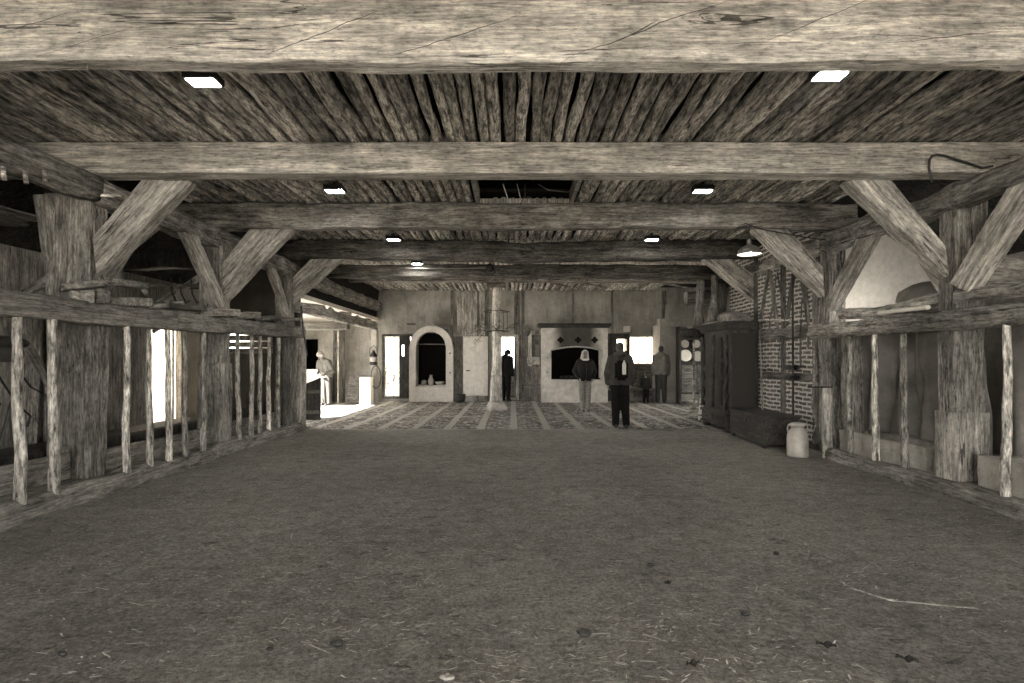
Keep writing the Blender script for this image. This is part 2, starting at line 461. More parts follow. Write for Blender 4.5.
def add_cracks(mat, lines):   # long drying cracks drawn in the timber's own coordinates
    t = mat.node_tree; n = NT.__new__(NT); n.m = mat; n.t = t
    b = next(x for x in t.nodes if x.type == 'BSDF_PRINCIPLED'); src = b.inputs['Base Color'].links[0].from_socket
    tc = n.n('ShaderNodeTexCoord'); sp = n.n('ShaderNodeSeparateXYZ'); n.l(tc.outputs['Object'], sp.inputs[0])
    wob = n.noise(tc.outputs['Object'], 2.5, 4, .6)
    z = n.math('ADD', sp.outputs[2], n.math('MULTIPLY', n.math('SUBTRACT', wob, .5), .07)); acc = None
    for (x0, z0, x1, z1, w_) in lines:
        k = (z1-z0)/(x1-x0); d = n.math('ABSOLUTE', n.math('SUBTRACT', n.math('SUBTRACT', z, z0), n.math('MULTIPLY', n.math('SUBTRACT', sp.outputs[0], x0), k)))
        tt = n.math('DIVIDE', n.math('SUBTRACT', sp.outputs[0], x0), x1-x0); tap = n.math('MULTIPLY', n.math('MULTIPLY', tt, n.math('SUBTRACT', 1.0, tt)), w_*4)
        m = n.math('LESS_THAN', d, tap); acc = m if acc is None else n.math('MAXIMUM', acc, m)
    n.l(n.mixc(n.math('MULTIPLY', acc, .88), src, sep(.02)), b.inputs['Base Color'])
def pl(px, py): return ((px-512)/F*3.55+5.7, 1.4+(360-py)/F*3.55-3.51)
add_cracks(M['beam_front'], [(*pl(a, b), *pl(c, d), w_) for a, b, c, d, w_ in [(255, 58, 395, 6, .003), (375, 62, 530, 14, .003), (555, 62, 735, -2, .0035), (760, 44, 880, -4, .0025), (0, 36, 75, 12, .002), (30, 60, 150, 22, .0018), (880, 44, 1010, 30, .003), (620, 40, 660, 20, .004)]])
def thin_glass():
    m = bpy.data.materials.new('thin_glass'); m.use_nodes = True; t = m.node_tree; t.nodes.clear()
    o = t.nodes.new('ShaderNodeOutputMaterial'); mx = t.nodes.new('ShaderNodeMixShader')
    tr = t.nodes.new('ShaderNodeBsdfTransparent'); gl = t.nodes.new('ShaderNodeBsdfGlossy'); gl.inputs['Roughness'].default_value = .05
    mx.inputs[0].default_value = .07; tr.inputs[0].default_value = sep(.93)
    t.links.new(tr.outputs[0], mx.inputs[1]); t.links.new(gl.outputs[0], mx.inputs[2]); t.links.new(mx.outputs[0], o.inputs[0])
    return m
M['glass'] = thin_glass()

# ------------------------------------------------------------------ camera, sky, sun
cam = bpy.data.objects.new('camera', bpy.data.cameras.new('camera')); COL.objects.link(cam); S.camera = cam
cam.location = (0, 0, 1.4); cam.rotation_euler = (PI/2, 0, 0)
cam.data.sensor_width = 36; cam.data.lens = 36*F/1024; cam.data.shift_y = 18.5/1024; cam.data.clip_start = .05
S.view_settings.view_transform = 'Standard'; S.view_settings.look = 'None'; S.view_settings.gamma = 1
S.view_settings.use_curve_mapping = False; S.view_settings.exposure = EXPOSURE
w = bpy.data.worlds.new('sky'); S.world = w; w.use_nodes = True
w.node_tree.nodes['Background'].inputs[0].default_value = sep(1.0, .45)
w.node_tree.nodes['Background'].inputs[1].default_value = SKY
sun = bpy.data.objects.new('sun', bpy.data.lights.new('sun', 'SUN')); COL.objects.link(sun)
sun.data.energy = SUN; sun.data.angle = .01; sun.data.color = sep(1, .5)[:3]
sun.rotation_euler = Vector((.72, .36, -.46)).to_track_quat('-Z', 'Y').to_euler()
sun.location = (-12, -8, 12)

# ------------------------------------------------------------------ setting
YB = 19.0      # back wall
YF = -6.0      # gate wall behind the camera
CZ = 3.86      # loft boards above the ceiling poles
def wall_holes(bm, a0, a1, z0, z1, b0, b1, holes, axis):
    """wall along X (axis 'X', thickness b in Y) or along Y (axis 'Y', thickness b in X)"""
    As = sorted({a0, a1, *[h[0] for h in holes], *[h[1] for h in holes]}); Zs = sorted({z0, z1, *[h[2] for h in holes], *[h[3] for h in holes]})
    for i in range(len(As)-1):
        run = None
        for j in range(len(Zs)-1):
            am, zm = (As[i]+As[i+1])/2, (Zs[j]+Zs[j+1])/2
            if any(h[0] < am < h[1] and h[2] < zm < h[3] for h in holes):
                if run: runs.append(run)
                if run:
                    _wb(bm, As[i], As[i+1], run[0], run[1], b0, b1, axis); run = None
                continue
            run = (run[0], Zs[j+1]) if run else (Zs[j], Zs[j+1])
        if run: _wb(bm, As[i], As[i+1], run[0], run[1], b0, b1, axis)
runs = []
def _wb(bm, a0, a1, z0, z1, b0, b1, axis):
    if axis == 'X': box(bm, a0, a1, b0, b1, z0, z1)
    else: box(bm, b0, b1, a0, a1, z0, z1)

# floors
def fz(x, y): return -.004+nz((x, y, 0), .8, 3)*.012+nz((x, y, 0), 5, 5, 3)*.0054
def grid_floor(name, x0, x1, y0, y1, dx, mat, amp, z=0):
    bm = bmesh.new(); nx, ny = int((x1-x0)/dx), int((y1-y0)/dx)
    vs = [[bm.verts.new((x0+(x1-x0)*i/nx, y0+(y1-y0)*j/ny, 0)) for i in range(nx+1)] for j in range(ny+1)]
    for r in vs:
        for v in r: v.co.z = z + nz((v.co.x, v.co.y, 0), .8, 3)*amp + nz((v.co.x, v.co.y, 0), 5, 5, 3)*amp*.45
    for j in range(ny):
        for i in range(nx): bm.faces.new((vs[j][i], vs[j][i+1], vs[j+1][i+1], vs[j+1][i]))
    return struct(name, bm, mat, smooth=True)
grid_floor('floor', -8, 8, -7, 11.35, .07, M['dirt'], .012, -.004)
grid_floor('floor', -8, 8, 11.35, YB+.4, .2, M['cobble'], .006, .004)
bm = bmesh.new(); box(bm, -8.2, 8.2, YF-.5, YB+1.4, CZ+.24, CZ+.4)
# loft boards with the hatch left open
HX0, HX1, HY0, HY1 = -.47, .84, 6.15, 8.2
box(bm, -8.2, HX0, YF-.5, YB+1.4, CZ, CZ+.05); box(bm, HX1, 8.2, YF-.5, YB+1.4, CZ, CZ+.05)
box(bm, HX0, HX1, YF-.5, HY0, CZ, CZ+.05); box(bm, HX0, HX1, HY1, YB+1.4, CZ, CZ+.05)
struct('ceiling', bm, M['ceil'])
bm = bmesh.new()
for a in ((HX0-.06, HX0, HY0, HY1), (HX1, HX1+.06, HY0, HY1), (HX0, HX1, HY1, HY1+.05)): box(bm, *a, 3.70, CZ+.05 if a[1] != HX1 else 3.765)
struct('trim_1', bm, M['board'])

# back wall with its openings
def bx(px): return (px-512)/F*YB
def bz(py): return 1.4+(360-py)/F*YB
bd1 = (bx(384), bx(411), bz(397), bz(336)); bd2 = (bx(497), bx(516), bz(398), bz(337))
bniche = (bx(417), bx(446), bz(385), bz(333)+.01); bwin1 = (bx(616.5), bx(626.5), bz(351), bz(339)); bwin2 = (bx(630), bx(657), bz(363), bz(337))
bdark = (bx(302), bx(318), bz(397), bz(339)); bfire = (1.30, 3.05, .70, 1.9)
bm = bmesh.new(); wall_holes(bm, -8, 8, 0, CZ+.3, YB, YB+.3, [bd1, bd2, bniche, bwin1, bwin2, bdark, bfire], 'X')
WB = struct('wall_back', bm, M['plaster_back'])
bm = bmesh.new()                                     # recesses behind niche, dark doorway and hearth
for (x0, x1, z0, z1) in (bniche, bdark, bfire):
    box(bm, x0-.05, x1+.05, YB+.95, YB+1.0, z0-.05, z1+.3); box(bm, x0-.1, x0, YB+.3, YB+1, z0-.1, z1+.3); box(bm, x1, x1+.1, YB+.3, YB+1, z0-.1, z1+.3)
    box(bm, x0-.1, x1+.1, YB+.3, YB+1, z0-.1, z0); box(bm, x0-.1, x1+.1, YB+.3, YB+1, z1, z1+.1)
struct('wall_recess', bm, M['soot_and_dark'])  # shade in niche and doorway put in as black lining; hearth is sooty
# timber frame showing in the back wall
bm = bmesh.new()
for px, wd in ((452, .10), (478, .05), (487, .12), (517, .20), (523, .10), (573, .05), (612, .08), (664, .14)):
    box(bm, bx(px)-wd/2, bx(px)+wd/2, YB-.04, YB, 1.9 if px in (573, 612) else 0, 3.75)
box(bm, bx(517), bx(545), YB-.05, YB-.005, 0, 2.25)
box(bm, bx(453), bx(463), YB-.05, YB-.005, 0, 2.2)
box(bm, bx(436), bx(452), YB-.05, YB-.01, bz(334), bz(329))
for px in range(455, 486, 6): box(bm, bx(px)-.008, bx(px)+.008, YB-.025, YB-.003, 2.3, 3.75)
tb = struct('trim_2', bm, wood('wall_timber', .15, 'Z', contrast=.6, var=0))
bm = bmesh.new(); box(bm, bx(457), bx(486), YB-.02, YB, 2.25, 3.75)
struct('trim_3', bm, M['board'])

# side walls : left aisle
LX, LX2, RX = -6.8, -7.6, 7.3
bm = bmesh.new()
wall_holes(bm, YF, 11.6, 0, CZ+.3, LX-.25, LX, [(10.5, 11.52, .05, 2.3), (-4, -2, .9, 2)], 'Y')
struct('wall_left', bm, M['board'])
d = struct('door_6', B(LX-.14, LX-.12, 10.5, 11.52, .05, 2.3), M['sheet'])
struct('glazing_bar', B(LX-.16, LX-.10, 11.40, 11.44, .05, 2.3), M['old'], parent=d)

bm = bmesh.new(); box(bm, LX2-.3, -4.45, 11.6, 11.8, 2.7, CZ+.3)
wall_holes(bm, LX2-.3, -4.45, 0, 2.7, 11.6, 11.8, [(-6.3, -5.0, 1.55, 2.05)], 'X')
struct('wall_left', bm, M['stone_dark'])
bm = bmesh.new(); 
for k in range(4): box(bm, -6.35, -4.95, 11.57, 11.6, 1.53+k*.135, 1.64+k*.135)
struct('window_1', bm, M['old'])
bm = bmesh.new(); wall_holes(bm, 11.8, YB+.3, 0, CZ+.3, LX2-.3, LX2, [(12.0, 16.3, 0, 2.35)], 'Y')
struct('wall_left', bm, M['plaster'])
# ceiling of the left side bay, lit by the yard
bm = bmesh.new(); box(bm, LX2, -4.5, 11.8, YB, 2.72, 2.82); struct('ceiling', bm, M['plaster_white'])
# right side
def rx(y): return 4.52+(y-5.9)*.048           # the hall widens slowly to the back
bm = bmesh.new(); wall_holes(bm, YF, YB+.3, 0, CZ+.3, RX, RX+.3, [(-3, -1, .9, 2.2), (1, 3, .9, 2.2), (15, 17.6, .9, 2.1)], 'Y')
struct('wall_right', bm, M['plaster_grey'])
bm = bmesh.new(); box(bm, 4.95, RX, 8.75, 8.95, 0, 3.62); struct('wall_right', bm, M['plaster_white'])
# brick panel wall with its studs
BX = 4.78
bm = bmesh.new()
vs = box(bm, BX, BX+.2, 8.72, 12.3, 0, 3.6)
brw = struct('wall_right', bm, M['brick'])
brw.name = 'wall_right'
def stud(y, z0, z1, w_=.12, y2=None):
    A = rect_z(z0, BX-.035, BX+.05, y-w_/2, y+w_/2); y2 = y if y2 is None else y2
    return hewn('stud', A, rect_z(z1, BX-.035, BX+.05, y2-w_/2, y2+w_/2), M['old'], parent=brw, amp=.008, seed=int(y*10), k=3)
for y in (8.80, 9.85, 10.95): stud(y, 0, 3.4, .15)
for y, y2 in ((9.0, 9.35), (9.75, 9.35), (10.05, 10.4), (10.8, 10.35)): stud(y, 2.0, 3.2, .10, y2)
for z, h in ((1.12, .13), (1.86, .2), (.02, .15), (3.2, .18)):
    hewn('rail', rect_y(8.72, BX-.045, BX+.05, z-h/2, z+h/2), rect_y(12.2, BX-.045, BX+.05, z-h/2, z+h/2), M['old'], parent=brw, amp=.008, seed=int(z*9), k=3)
# pier and lintel at the right back corner
bm = bmesh.new(); box(bm, 4.75, 5.3, 18.0, YB, 0, 2.55); box(bm, 4.72, 6.9, 17.9, 18.25, 2.48, 2.72)
struct('wall_right', bm, M['plaster'])
# gate wall behind the camera
bm = bmesh.new(); wall_holes(bm, -8.2, 8.2, 0, CZ+.3, YF-.3, YF, [(-3.6, 3.6, 0, 3.5)], 'X'); struct('wall_front', bm, M['plaster_grey'])
# aisle roofs
def roofp(x0, x1, z0, z1, y0, y1):
    bm = bmesh.new(); prism(bm, [(x0, z0), (x1, z1), (x1, z1+.1), (x0, z0+.1)], y0, y1); return bm
struct('ceiling', roofp(-5.45, LX, 3.85, 2.95, YF, 11.6), M['reed'])
struct('ceiling', roofp(5.5, RX, 3.85, 2.95, YF, 8.75), M['reed'])
struct('ceiling', roofp(-4.5, -4.6, 3.86, 2.82, 11.6, YB), M['ceil'])
# sills under the stalls
def sill(side, y0, y1, xa, xb, wd, hgt, seed):
    s = side
    A = rect_y(y0, *sorted((s*xa, s*(xa+wd))), -.05, hgt); Bq = rect_y(y1, *sorted((s*xb, s*(xb+wd))), -.05, hgt)
    o = hewn('trim_4', A, Bq, M['rail'], seed=seed, amp=.022, cham=.05, step=.12); o['kind'] = 'structure'
sill(-1, -2, 11.3, 4.2, 4.15, .55, .185, 3); sill(1, -2, 7.95, 4.45, 4.45, .55, .16, 5)
# yard outside
bm = bmesh.new(); box(bm, -60, 60, -60, 70, -.4, -.03); struct('yard_ground', bm, M['ground'])

# ------------------------------------------------------------------ posts, plates, beams and braces
BY = [3.62, 5.9, 8.45, 11.0, 13.3, 15.65]
W = 5.7
def beam(yn, z0, z1, x0, x1, th, mat, label, seed, **kw):
    return hewn('tie_beam', rect_x(x0, yn, yn+th, z0, z1), rect_x(x1, yn, yn+th, z0, z1), mat, label, 'beam', seed=seed, **kw)
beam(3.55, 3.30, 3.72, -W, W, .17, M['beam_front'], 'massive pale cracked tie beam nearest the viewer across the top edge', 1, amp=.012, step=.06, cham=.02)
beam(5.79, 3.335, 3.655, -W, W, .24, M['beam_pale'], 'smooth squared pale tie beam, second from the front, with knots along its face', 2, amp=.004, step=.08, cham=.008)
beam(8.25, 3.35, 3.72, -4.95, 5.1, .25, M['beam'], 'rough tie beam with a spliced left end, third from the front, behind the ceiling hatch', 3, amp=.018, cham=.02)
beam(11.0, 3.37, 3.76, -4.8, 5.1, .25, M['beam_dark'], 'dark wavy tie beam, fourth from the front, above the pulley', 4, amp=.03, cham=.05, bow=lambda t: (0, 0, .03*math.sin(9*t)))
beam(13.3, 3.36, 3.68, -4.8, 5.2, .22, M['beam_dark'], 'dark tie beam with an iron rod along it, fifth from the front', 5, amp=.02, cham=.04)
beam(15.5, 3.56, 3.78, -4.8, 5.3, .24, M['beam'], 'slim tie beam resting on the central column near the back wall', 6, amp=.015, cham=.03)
for i, y in enumerate((1.2, -1.3, -3.8)):
    beam(y, 3.33, 3.70, -W, W, .2, M['beam'], 'tie beam over the entrance end, %s behind the viewer' % ('nearest', 'second', 'farthest')[i], 20+i, step=.4)

pale = M['post']
# posts : left
def post(name, x0, x1, y0, y1, z0, z1, label, seed, top=None, mat=pale, **kw):
    A = rect_z(z0, x0, x1, y0, y1); t = top or (x0, x1); Bq = rect_z(z1, t[0], t[1], y0, y1)
    return hewn(name, A, Bq, mat, label, 'post', seed=seed, **kw)
P1 = post('timber_post', -4.80, -4.36, 5.74, 6.05, .12, 3.12, 'thick weathered oak post of the left stalls, nearest the front', 31, amp=.022, cham=.03, step=.06)
P2 = post('timber_post', -4.62, -4.28, 8.25, 8.52, .12, 3.14, 'second oak post of the left stalls with a spliced straight foot', 32, amp=.018)
post('timber_post', -4.60, -4.30, 10.85, 11.1, .1, 3.14, 'third post of the left stalls beside the sunlit side room', 33, amp=.015)
P3 = post('timber_post', 4.57, 4.88, 5.74, 6.03, .12, 3.2, 'thick split oak post of the right stalls with a pale spliced foot', 34, amp=.02, cham=.03, step=.06)
post('timber_post', 4.68, 4.93, 8.25, 8.55, 0, 3.2, 'second oak post on the right at the end of the brick panel wall', 35, amp=.016)
post('timber_post', 4.80, 5.02, 11.9, 12.15, 2.2, 3.2, 'short post stub above the carved wardrobe', 36, amp=.014)
post('timber_post', -4.78, -4.38, 1.2, 1.45, .16, 3.2, 'oak post of the left stalls beside the viewer', 37, step=.3)
post('timber_post', 4.6, 4.9, 1.2, 1.45, .16, 3.2, 'oak post of the right stalls beside the viewer', 38, step=.3)
post('timber_post', -4.78, -4.38, -3.8, -3.5, 0, 3.2, 'left oak post beside the entrance gate', 39, step=.3)
post('timber_post', 4.6, 4.9, -3.8, -3.5, 0, 3.2, 'right oak post beside the entrance gate', 40, step=.3)
post('timber_post', -4.52, -4.32, 17.9, 18.15, .0, 2.35, 'pale post at the back left corner under the side room lintel', 41, mat=M['plaster'])
# swelling at the head of the first left post
def sub(o, name, A, Bq, mat, label=None, **kw):
    bm, Mx = hewn_bm(A, Bq, **kw); c = mk(name, bm, mat, smooth=True); c.parent = o
    c.matrix_basis = o.matrix_world.inverted() @ Mx if False else MW[o.name].inverted() @ Mx
    if label: c['label'] = label
sub(P1, 'head_bulge', rect_z(2.42, -4.83, -4.70, 5.76, 6.0), rect_z(3.10, -4.95, -4.72, 5.76, 6.0), pale, 'rough bulge of split wood at the post head', seed=77, amp=.015)
# spliced feet
def foot(o, x0, x1, y0, y1, z1, lab, seed, mat):
    sub(o, 'foot', rect_z(.11, x0, x1, y0, y1), rect_z(z1, x0, x1, y0, y1), mat, lab, seed=seed, amp=.006, cham=.015)
foot(P3, 4.555, 4.90, 5.72, 6.05, .86, 'square pale repair block at the foot of the nearest right post', 51, M['brace'])
foot(P2, -4.64, -4.265, 8.235, 8.54, 1.35, 'straight repair block forming the foot of the second left post', 52, M['brace'])

# plates
def plate(side, pts, lab, seed, w_=.26, mat=M['beam']):
    for (p, q), (s_, L_) in zip(zip(pts, pts[1:]), zip(range(9), lab)):
        def rc(a): return [V(a[0]-w_/2, a[1], a[2]), V(a[0]+w_/2, a[1], a[2]), V(a[0]+w_/2, a[1], a[3]), V(a[0]-w_/2, a[1], a[3])]
        hewn('wall_plate', rc(p), rc(q), mat, L_, 'beam', seed=seed+s_, amp=.03, cham=.05)
plate(-1, [(-4.38, 2.2, 2.95, 3.25), (-4.38, 5.85, 3.05, 3.33), (-4.42, 11.2, 3.03, 3.34), (-4.5, 18.9, 3.03, 3.33)],
      ['gnarled long plate beam with pegs along the top of the left stalls, nearest stretch',
       'gnarled plate beam running from the nearest left post to the third left post', 'dark plate beam above the left side room lintel'], 60)
plate(1, [(4.55, 2.2, 3.0, 3.27), (4.58, 5.7, 2.97, 3.22), (4.74, 8.4, 3.02, 3.30), (4.95, 12.1, 3.08, 3.33)],
      ['dark knotty plate beam with a sawn end at the nearest right post', 'arched plate beam between the first and second right posts',
       'plate beam above the brick panel wall'], 65)
for x_ in (-4.4, 4.6):
    hewn('wall_plate', rect_y(-5.9, x_-.13, x_+.13, 3.0, 3.28), rect_y(2.15, x_-.13, x_+.13, 3.0, 3.28), M['beam'],
         'plate beam over the %s stalls towards the entrance gate' % ('left' if x_ < 0 else 'right'), 'beam', seed=70, step=.4)

def braceXZ(d, th, px, lab, seed, mat=M['brace'], amp=.008):
    """flat brace standing across the hall; px: foot inner, head inner, head outer, foot outer"""
    c = [at(x, y, d) for x, y in px]; off = V(0, th, 0)
    A = [c[0], c[0]+off, c[3]+off, c[3]]; Bq = [c[1], c[1]+off, c[2]+off, c[2]]
    hewn('brace', A, Bq, mat, lab, 'brace', seed=seed, amp=amp, cham=.015, step=.06)
braceXZ(5.78, .19, [(97, 274), (188, 180), (140, 180), (93, 236)], 'broad pale brace rising from the nearest left post to the pale beam', 80)
braceXZ(8.28, .19, [(222, 302), (292, 229), (249, 229), (222, 262)], 'pale diagonal brace from the second left post up to the tie beam', 81)
braceXZ(11.0, .15, [(290, 306), (342, 259), (310, 259), (290, 280)], 'small diagonal brace from the third left post', 82)
braceXZ(5.78, .19, [(949, 276), (850, 180), (893, 180), (945, 244)], 'broad cracked brace rising from the nearest right post to the pale beam', 83)
braceXZ(8.28, .19, [(824, 297), (754, 229), (789, 229), (822, 266)], 'pale diagonal brace on the right just beyond the hanging lamp', 84)
braceXZ(11.0, .15, [(760, 306), (703, 259), (732, 259), (762, 280)], 'diagonal brace above the carved wardrobe', 85)
def braceYZ(x0, x1, foot_, head, lab, seed, mat=M['brace']):
    """brace along the stall line: foot/head = (y near, y far, z near, z far)"""
    A = [V(x0, foot_[0], foot_[2]), V(x1, foot_[0], foot_[2]), V(x1, foot_[1], foot_[3]), V(x0, foot_[1], foot_[3])]
    Bq = [V(x0, head[0], head[2]), V(x1, head[0], head[2]), V(x1, head[1], head[3]), V(x0, head[1], head[3])]
    hewn('brace', A, Bq, mat, lab, 'brace', seed=seed, amp=.008, cham=.015)
braceYZ(4.50, 4.66, (5.55, 5.78, 2.08, 2.2), (4.72, 5.08, 3.0, 3.0), 'pale brace leaning forward from the nearest right post at the picture edge', 86)
braceYZ(4.62, 4.74, (6.02, 6.02, 2.35, 2.05), (7.0, 6.7, 3.0, 3.0), 'brace leaning away behind the nearest right post', 87)
braceYZ(-4.5, -4.36, (6.04, 6.04, 2.35, 2.05), (7.0, 6.7, 3.05, 3.05), 'brace leaning away behind the nearest left post', 88)
braceYZ(-4.34, -4.2, (8.1, 8.3, 2.15, 2.2), (7.25, 7.5, 3.05, 3.05), 'slanting brace leaning forward from the second left post', 89)
braceYZ(4.60, 4.72, (8.05, 8.28, 2.1, 2.2), (7.1, 7.5, 3.02, 3.02), 'slanting brace in front of the second right post beside the bright plaster', 90)
braceYZ(-4.38, -4.26, (10.7, 10.85, 2.15, 2.2), (9.9, 10.15, 3.05, 3.05), 'slanting brace leaning forward from the third left post', 91)
braceYZ(-4.5, -4.36, (8.52, 8.52, 2.4, 2.1), (9.4, 9.1, 3.05, 3.05), 'slanting brace leaning away behind the second left post', 92)
# post continuing beside the bright plaster
post('timber_stud', 5.0, 5.12, 8.6, 8.72, 1.9, 3.3, 'thin upright timber at the left edge of the bright plaster panel', 42, mat=M['old'])

# stall rails
def rc(x, y, z0, z1, w_): return [V(x-w_/2, y, z0), V(x+w_/2, y, z0), V(x+w_/2, y, z1), V(x-w_/2, y, z1)]
hewn('stall_rail', rc(-4.24, -2, 1.74, 1.91, .13), rc(-4.24, 7.0, 1.77, 2.01, .13), M['rail'], 'long squared rail over the nearest left stall poles', 'rail', seed=101, amp=.008, cham=.015)
hewn('stall_rail', rc(-4.24, 7.02, 1.77, 2.01, .13), rc(-4.2, 11.2, 1.84, 2.06, .13), M['rail'], 'squared rail over the far left stall poles', 'rail', seed=102, amp=.008, cham=.015)
hewn('stall_rail', rc(4.48, -2, 1.70, 1.88, .17), rc(4.48, 8.3, 1.74, 1.95, .17), M['beam'], 'rough bark-edged rail over the right stall poles', 'rail', seed=103, amp=.03, cham=.05)
# Side room lintel, left back
hewn('lintel_beam', rc(-4.3, 11.15, 2.36, 2.56, .2), rc(-4.42, 18.1, 2.36, 2.62, .2), M['brace'], 'pale lintel beam running back over the left side room opening', 'beam', seed=104, amp=.015)
hewn('cross_beam', rect_x(-7.5, 14.6, 14.85, 2.12, 2.34), rect_x(-4.3, 14.6, 14.85, 2.2, 2.42), M['old'], 'dark cross beam inside the left side room', 'beam', seed=105, amp=.01)

# stall poles
def spole(px, d, lab, seed, side, r=.04, ztop=None, pyb=None):
    X = -4.215 if side < 0 else 4.50
    y = X*F/(px-512); top = 1.775+.0 if side < 0 else 1.735
    if side < 0 and y > 8: top = 1.80
    branch('stall_pole', (X, y, .16), (X+R.uniform(-.02, .02), y+R.uniform(-.03, .03), top), r*1.12, r*.85, M['stick'], lab, 'pole', 'upright stall poles', seed=seed, bend=.022, n=26, lump=.12, seg=10)
left = [(20, 'knobbly peeled stall pole nearest the left picture edge'), (54, 'bark-striped stall pole just left of the nearest left post'),
        (127, 'smooth slim stall pole just right of the nearest left post'), (150, 'stall pole at the left side of the glowing doorway'),
        (169, 'dark stall pole across the middle of the glowing doorway'), (186, 'stall pole at the right side of the glowing doorway'),
        (203, 'stall pole just left of the second left post'), (239, 'first pale stall pole beyond the second left post'),
        (251, 'second stall pole beyond the second left post'), (260, 'third stall pole beyond the second left post'),
        (269, 'fourth stall pole beyond the second left post'), (278, 'last thin stall pole before the third left post')]
for i, (px, lb) in enumerate(left): spole(px, 0, lb, 200+i, -1, r=.042 if px < 60 else .036)
for i, (px, lb) in enumerate([(1006, 'bent pale stall pole at the right picture edge'), (905, 'stall pole just left of the nearest right post'),
        (876, 'middle one of the three stall poles in front of the hanging sacking'), (850, 'farthest of the three stall poles in front of the hanging sacking')]):
    spole(px, 0, lb, 220+i, 1, r=.038)
for i, y in enumerate((3.2, 2.2, 1.7)):
    for s_, X in ((-1, -4.215), (1, 4.5)):
        if y < 3: branch('stall_pole', (X, y, .16), (X, y, 1.76), .042, .036, M['stick'], 'stall pole beside the viewer on the %s, %s' % ('left' if s_ < 0 else 'right', ('', 'farther', 'nearer')[i]), 'pole', 'upright stall poles', seed=230+i, n=10)

# ------------------------------------------------------------------ ceiling poles
protos = []
def pole_mesh(L, seed, r):
    bm, _ = branch_bm((0, 0, 0), (L, 0, 0), r, r*.9, seed=seed, bend=.03, n=max(8, int(L/.16)), lump=.1, seg=8)
    me = bpy.data.meshes.new('ceiling_pole'); bmesh.ops.recalc_face_normals(bm, faces=bm.faces[:]); bm.to_mesh(me); bm.free()
    for p in me.polygons: p.use_smooth = True
    return me
def pole_bay(y0, y1, z0, z1, mat, label, group, stuff=False, x0=-4.75, x1=4.8, sp=.125, hole=None, seed=0, r=.061):
    L = y1-y0; ms = [pole_mesh(L, seed*20+i, r) for i in range(7)]
    for m_ in ms: m_.materials.append(mat)
    n = int((x1-x0)/sp); acc = bmesh.new() if stuff else None; lastp = None
    for i in range(n+1):
        x = x0+i*sp+R.uniform(-.012, .012); ya, yb = y0, y1
        if hole and hole[0]-.06 < x < hole[1]+.06: continue
        zz = R.uniform(-.012, .012); p0 = V(x, y0, z0+zz); p1 = V(x+R.uniform(-.02, .02), y1, z1+zz)
        dx = (p1-p0).normalized(); side = V(0,0,1).cross(dx).normalized(); up = dx.cross(side)
        rot = Matrix.Rotation(R.uniform(0, 6.28), 4, 'X')
        Mx = Matrix(((dx.x, side.x, up.x, p0.x), (dx.y, side.y, up.y, p0.y), (dx.z, side.z, up.z, p0.z), (0,0,0,1))) @ rot
        if R.random() < .5: Mx = Mx @ Matrix.Translation((L, 0, 0)) @ Matrix.Rotation(PI, 4, 'Z')
        if stuff:
            t = bmesh.new(); t.from_mesh(R.choice(ms)); t.transform(Mx); me2 = bpy.data.meshes.new('t'); t.to_mesh(me2); t.free(); acc.from_mesh(me2); bpy.data.meshes.remove(me2)
            continue
        o = bpy.data.objects.new('ceiling_pole', R.choice(ms)); COL.objects.link(o); o.matrix_world = Mx
        tag(o, label, 'ceiling pole', group)
    if stuff:
        o = mk('ceiling_poles', acc, mat, smooth=True); tag(o, label, 'ceiling poles', kind='stuff')
pole_bay(3.5, 5.98, 3.76, 3.72, M['pole'], 'bark-covered ceiling pole of the front bay, between the massive front beam and smooth pale beam', 'ceiling poles of the front bay', seed=1, x0=-5.4, x1=5.4)
pole_bay(5.99, 8.42, 3.77, 3.79, M['pole_pale'], 'round ceiling pole in the hatch bay, between the smooth pale beam and the spliced beam', 'ceiling poles of the hatch bay', hole=(HX0, HX1), seed=2)
pole_bay(8.43, 11.1, 3.79, 3.82, M['pole_pale'], 'ceiling pole whose end shows in the row above the dark wavy beam', 'ceiling poles of the third bay', seed=3)
pole_bay(15.6, YB, 3.80, 3.80, M['pole_pale'], 'thin pale ceiling pole running from the slim column beam to the back wall', 'ceiling poles by the back wall', seed=4, sp=.14)
pole_bay(11.1, 15.6, 3.82, 3.80, M['pole'], 'rows of ceiling poles half hidden between the far dark beams', 'x', stuff=True, seed=5)
pole_bay(-6, 3.5, 3.77, 3.77, M['pole'], 'rows of ceiling poles above and behind the viewer', 'x', stuff=True, seed=6)
# aisle rafters
for i, (y, lb) in enumerate([(4.7, 'slanting rafter under the left aisle roof near the picture edge'), (7.2, 'slanting rafter under the left aisle roof behind the nearest post'),
                             (9.6, 'pale slanting rafter under the left aisle roof behind the second post'), (10.5, 'pale slanting rafter under the left aisle roof by the third post')]):
    hewn('rafter', rect_x(-6.75, y, y+.1, 1.9, 2.02), rect_x(-4.55, y, y+.1, 3.3, 3.42), M['beam' if i < 2 else 'brace'], lb, 'rafter', seed=150+i, amp=.01)
# ------------------------------------------------------------------ things
def part(name, bm, mat, parent, label=None, smooth=False, loc=None):
    o = mk(name, bm, mat, parent, loc=loc, smooth=smooth)
    if label: o['label'] = label
    return o
def one(name, bm, mat, label, cat, loc=(0,0,0), rz=0, group=None, smooth=False):
    return tag(mk(name, bm, mat, loc=loc, rz=rz, smooth=smooth), label, cat, group)
def TB(pts, r, seg=8, flat=1.0):
    bm = bmesh.new(); tube(bm, pts, r, seg, flat=flat); return bm
def LB(prof, c=(0,0,0), seg=20, Mx=None):
    bm = bmesh.new(); lathe(bm, prof, c, seg, Mx); return bm

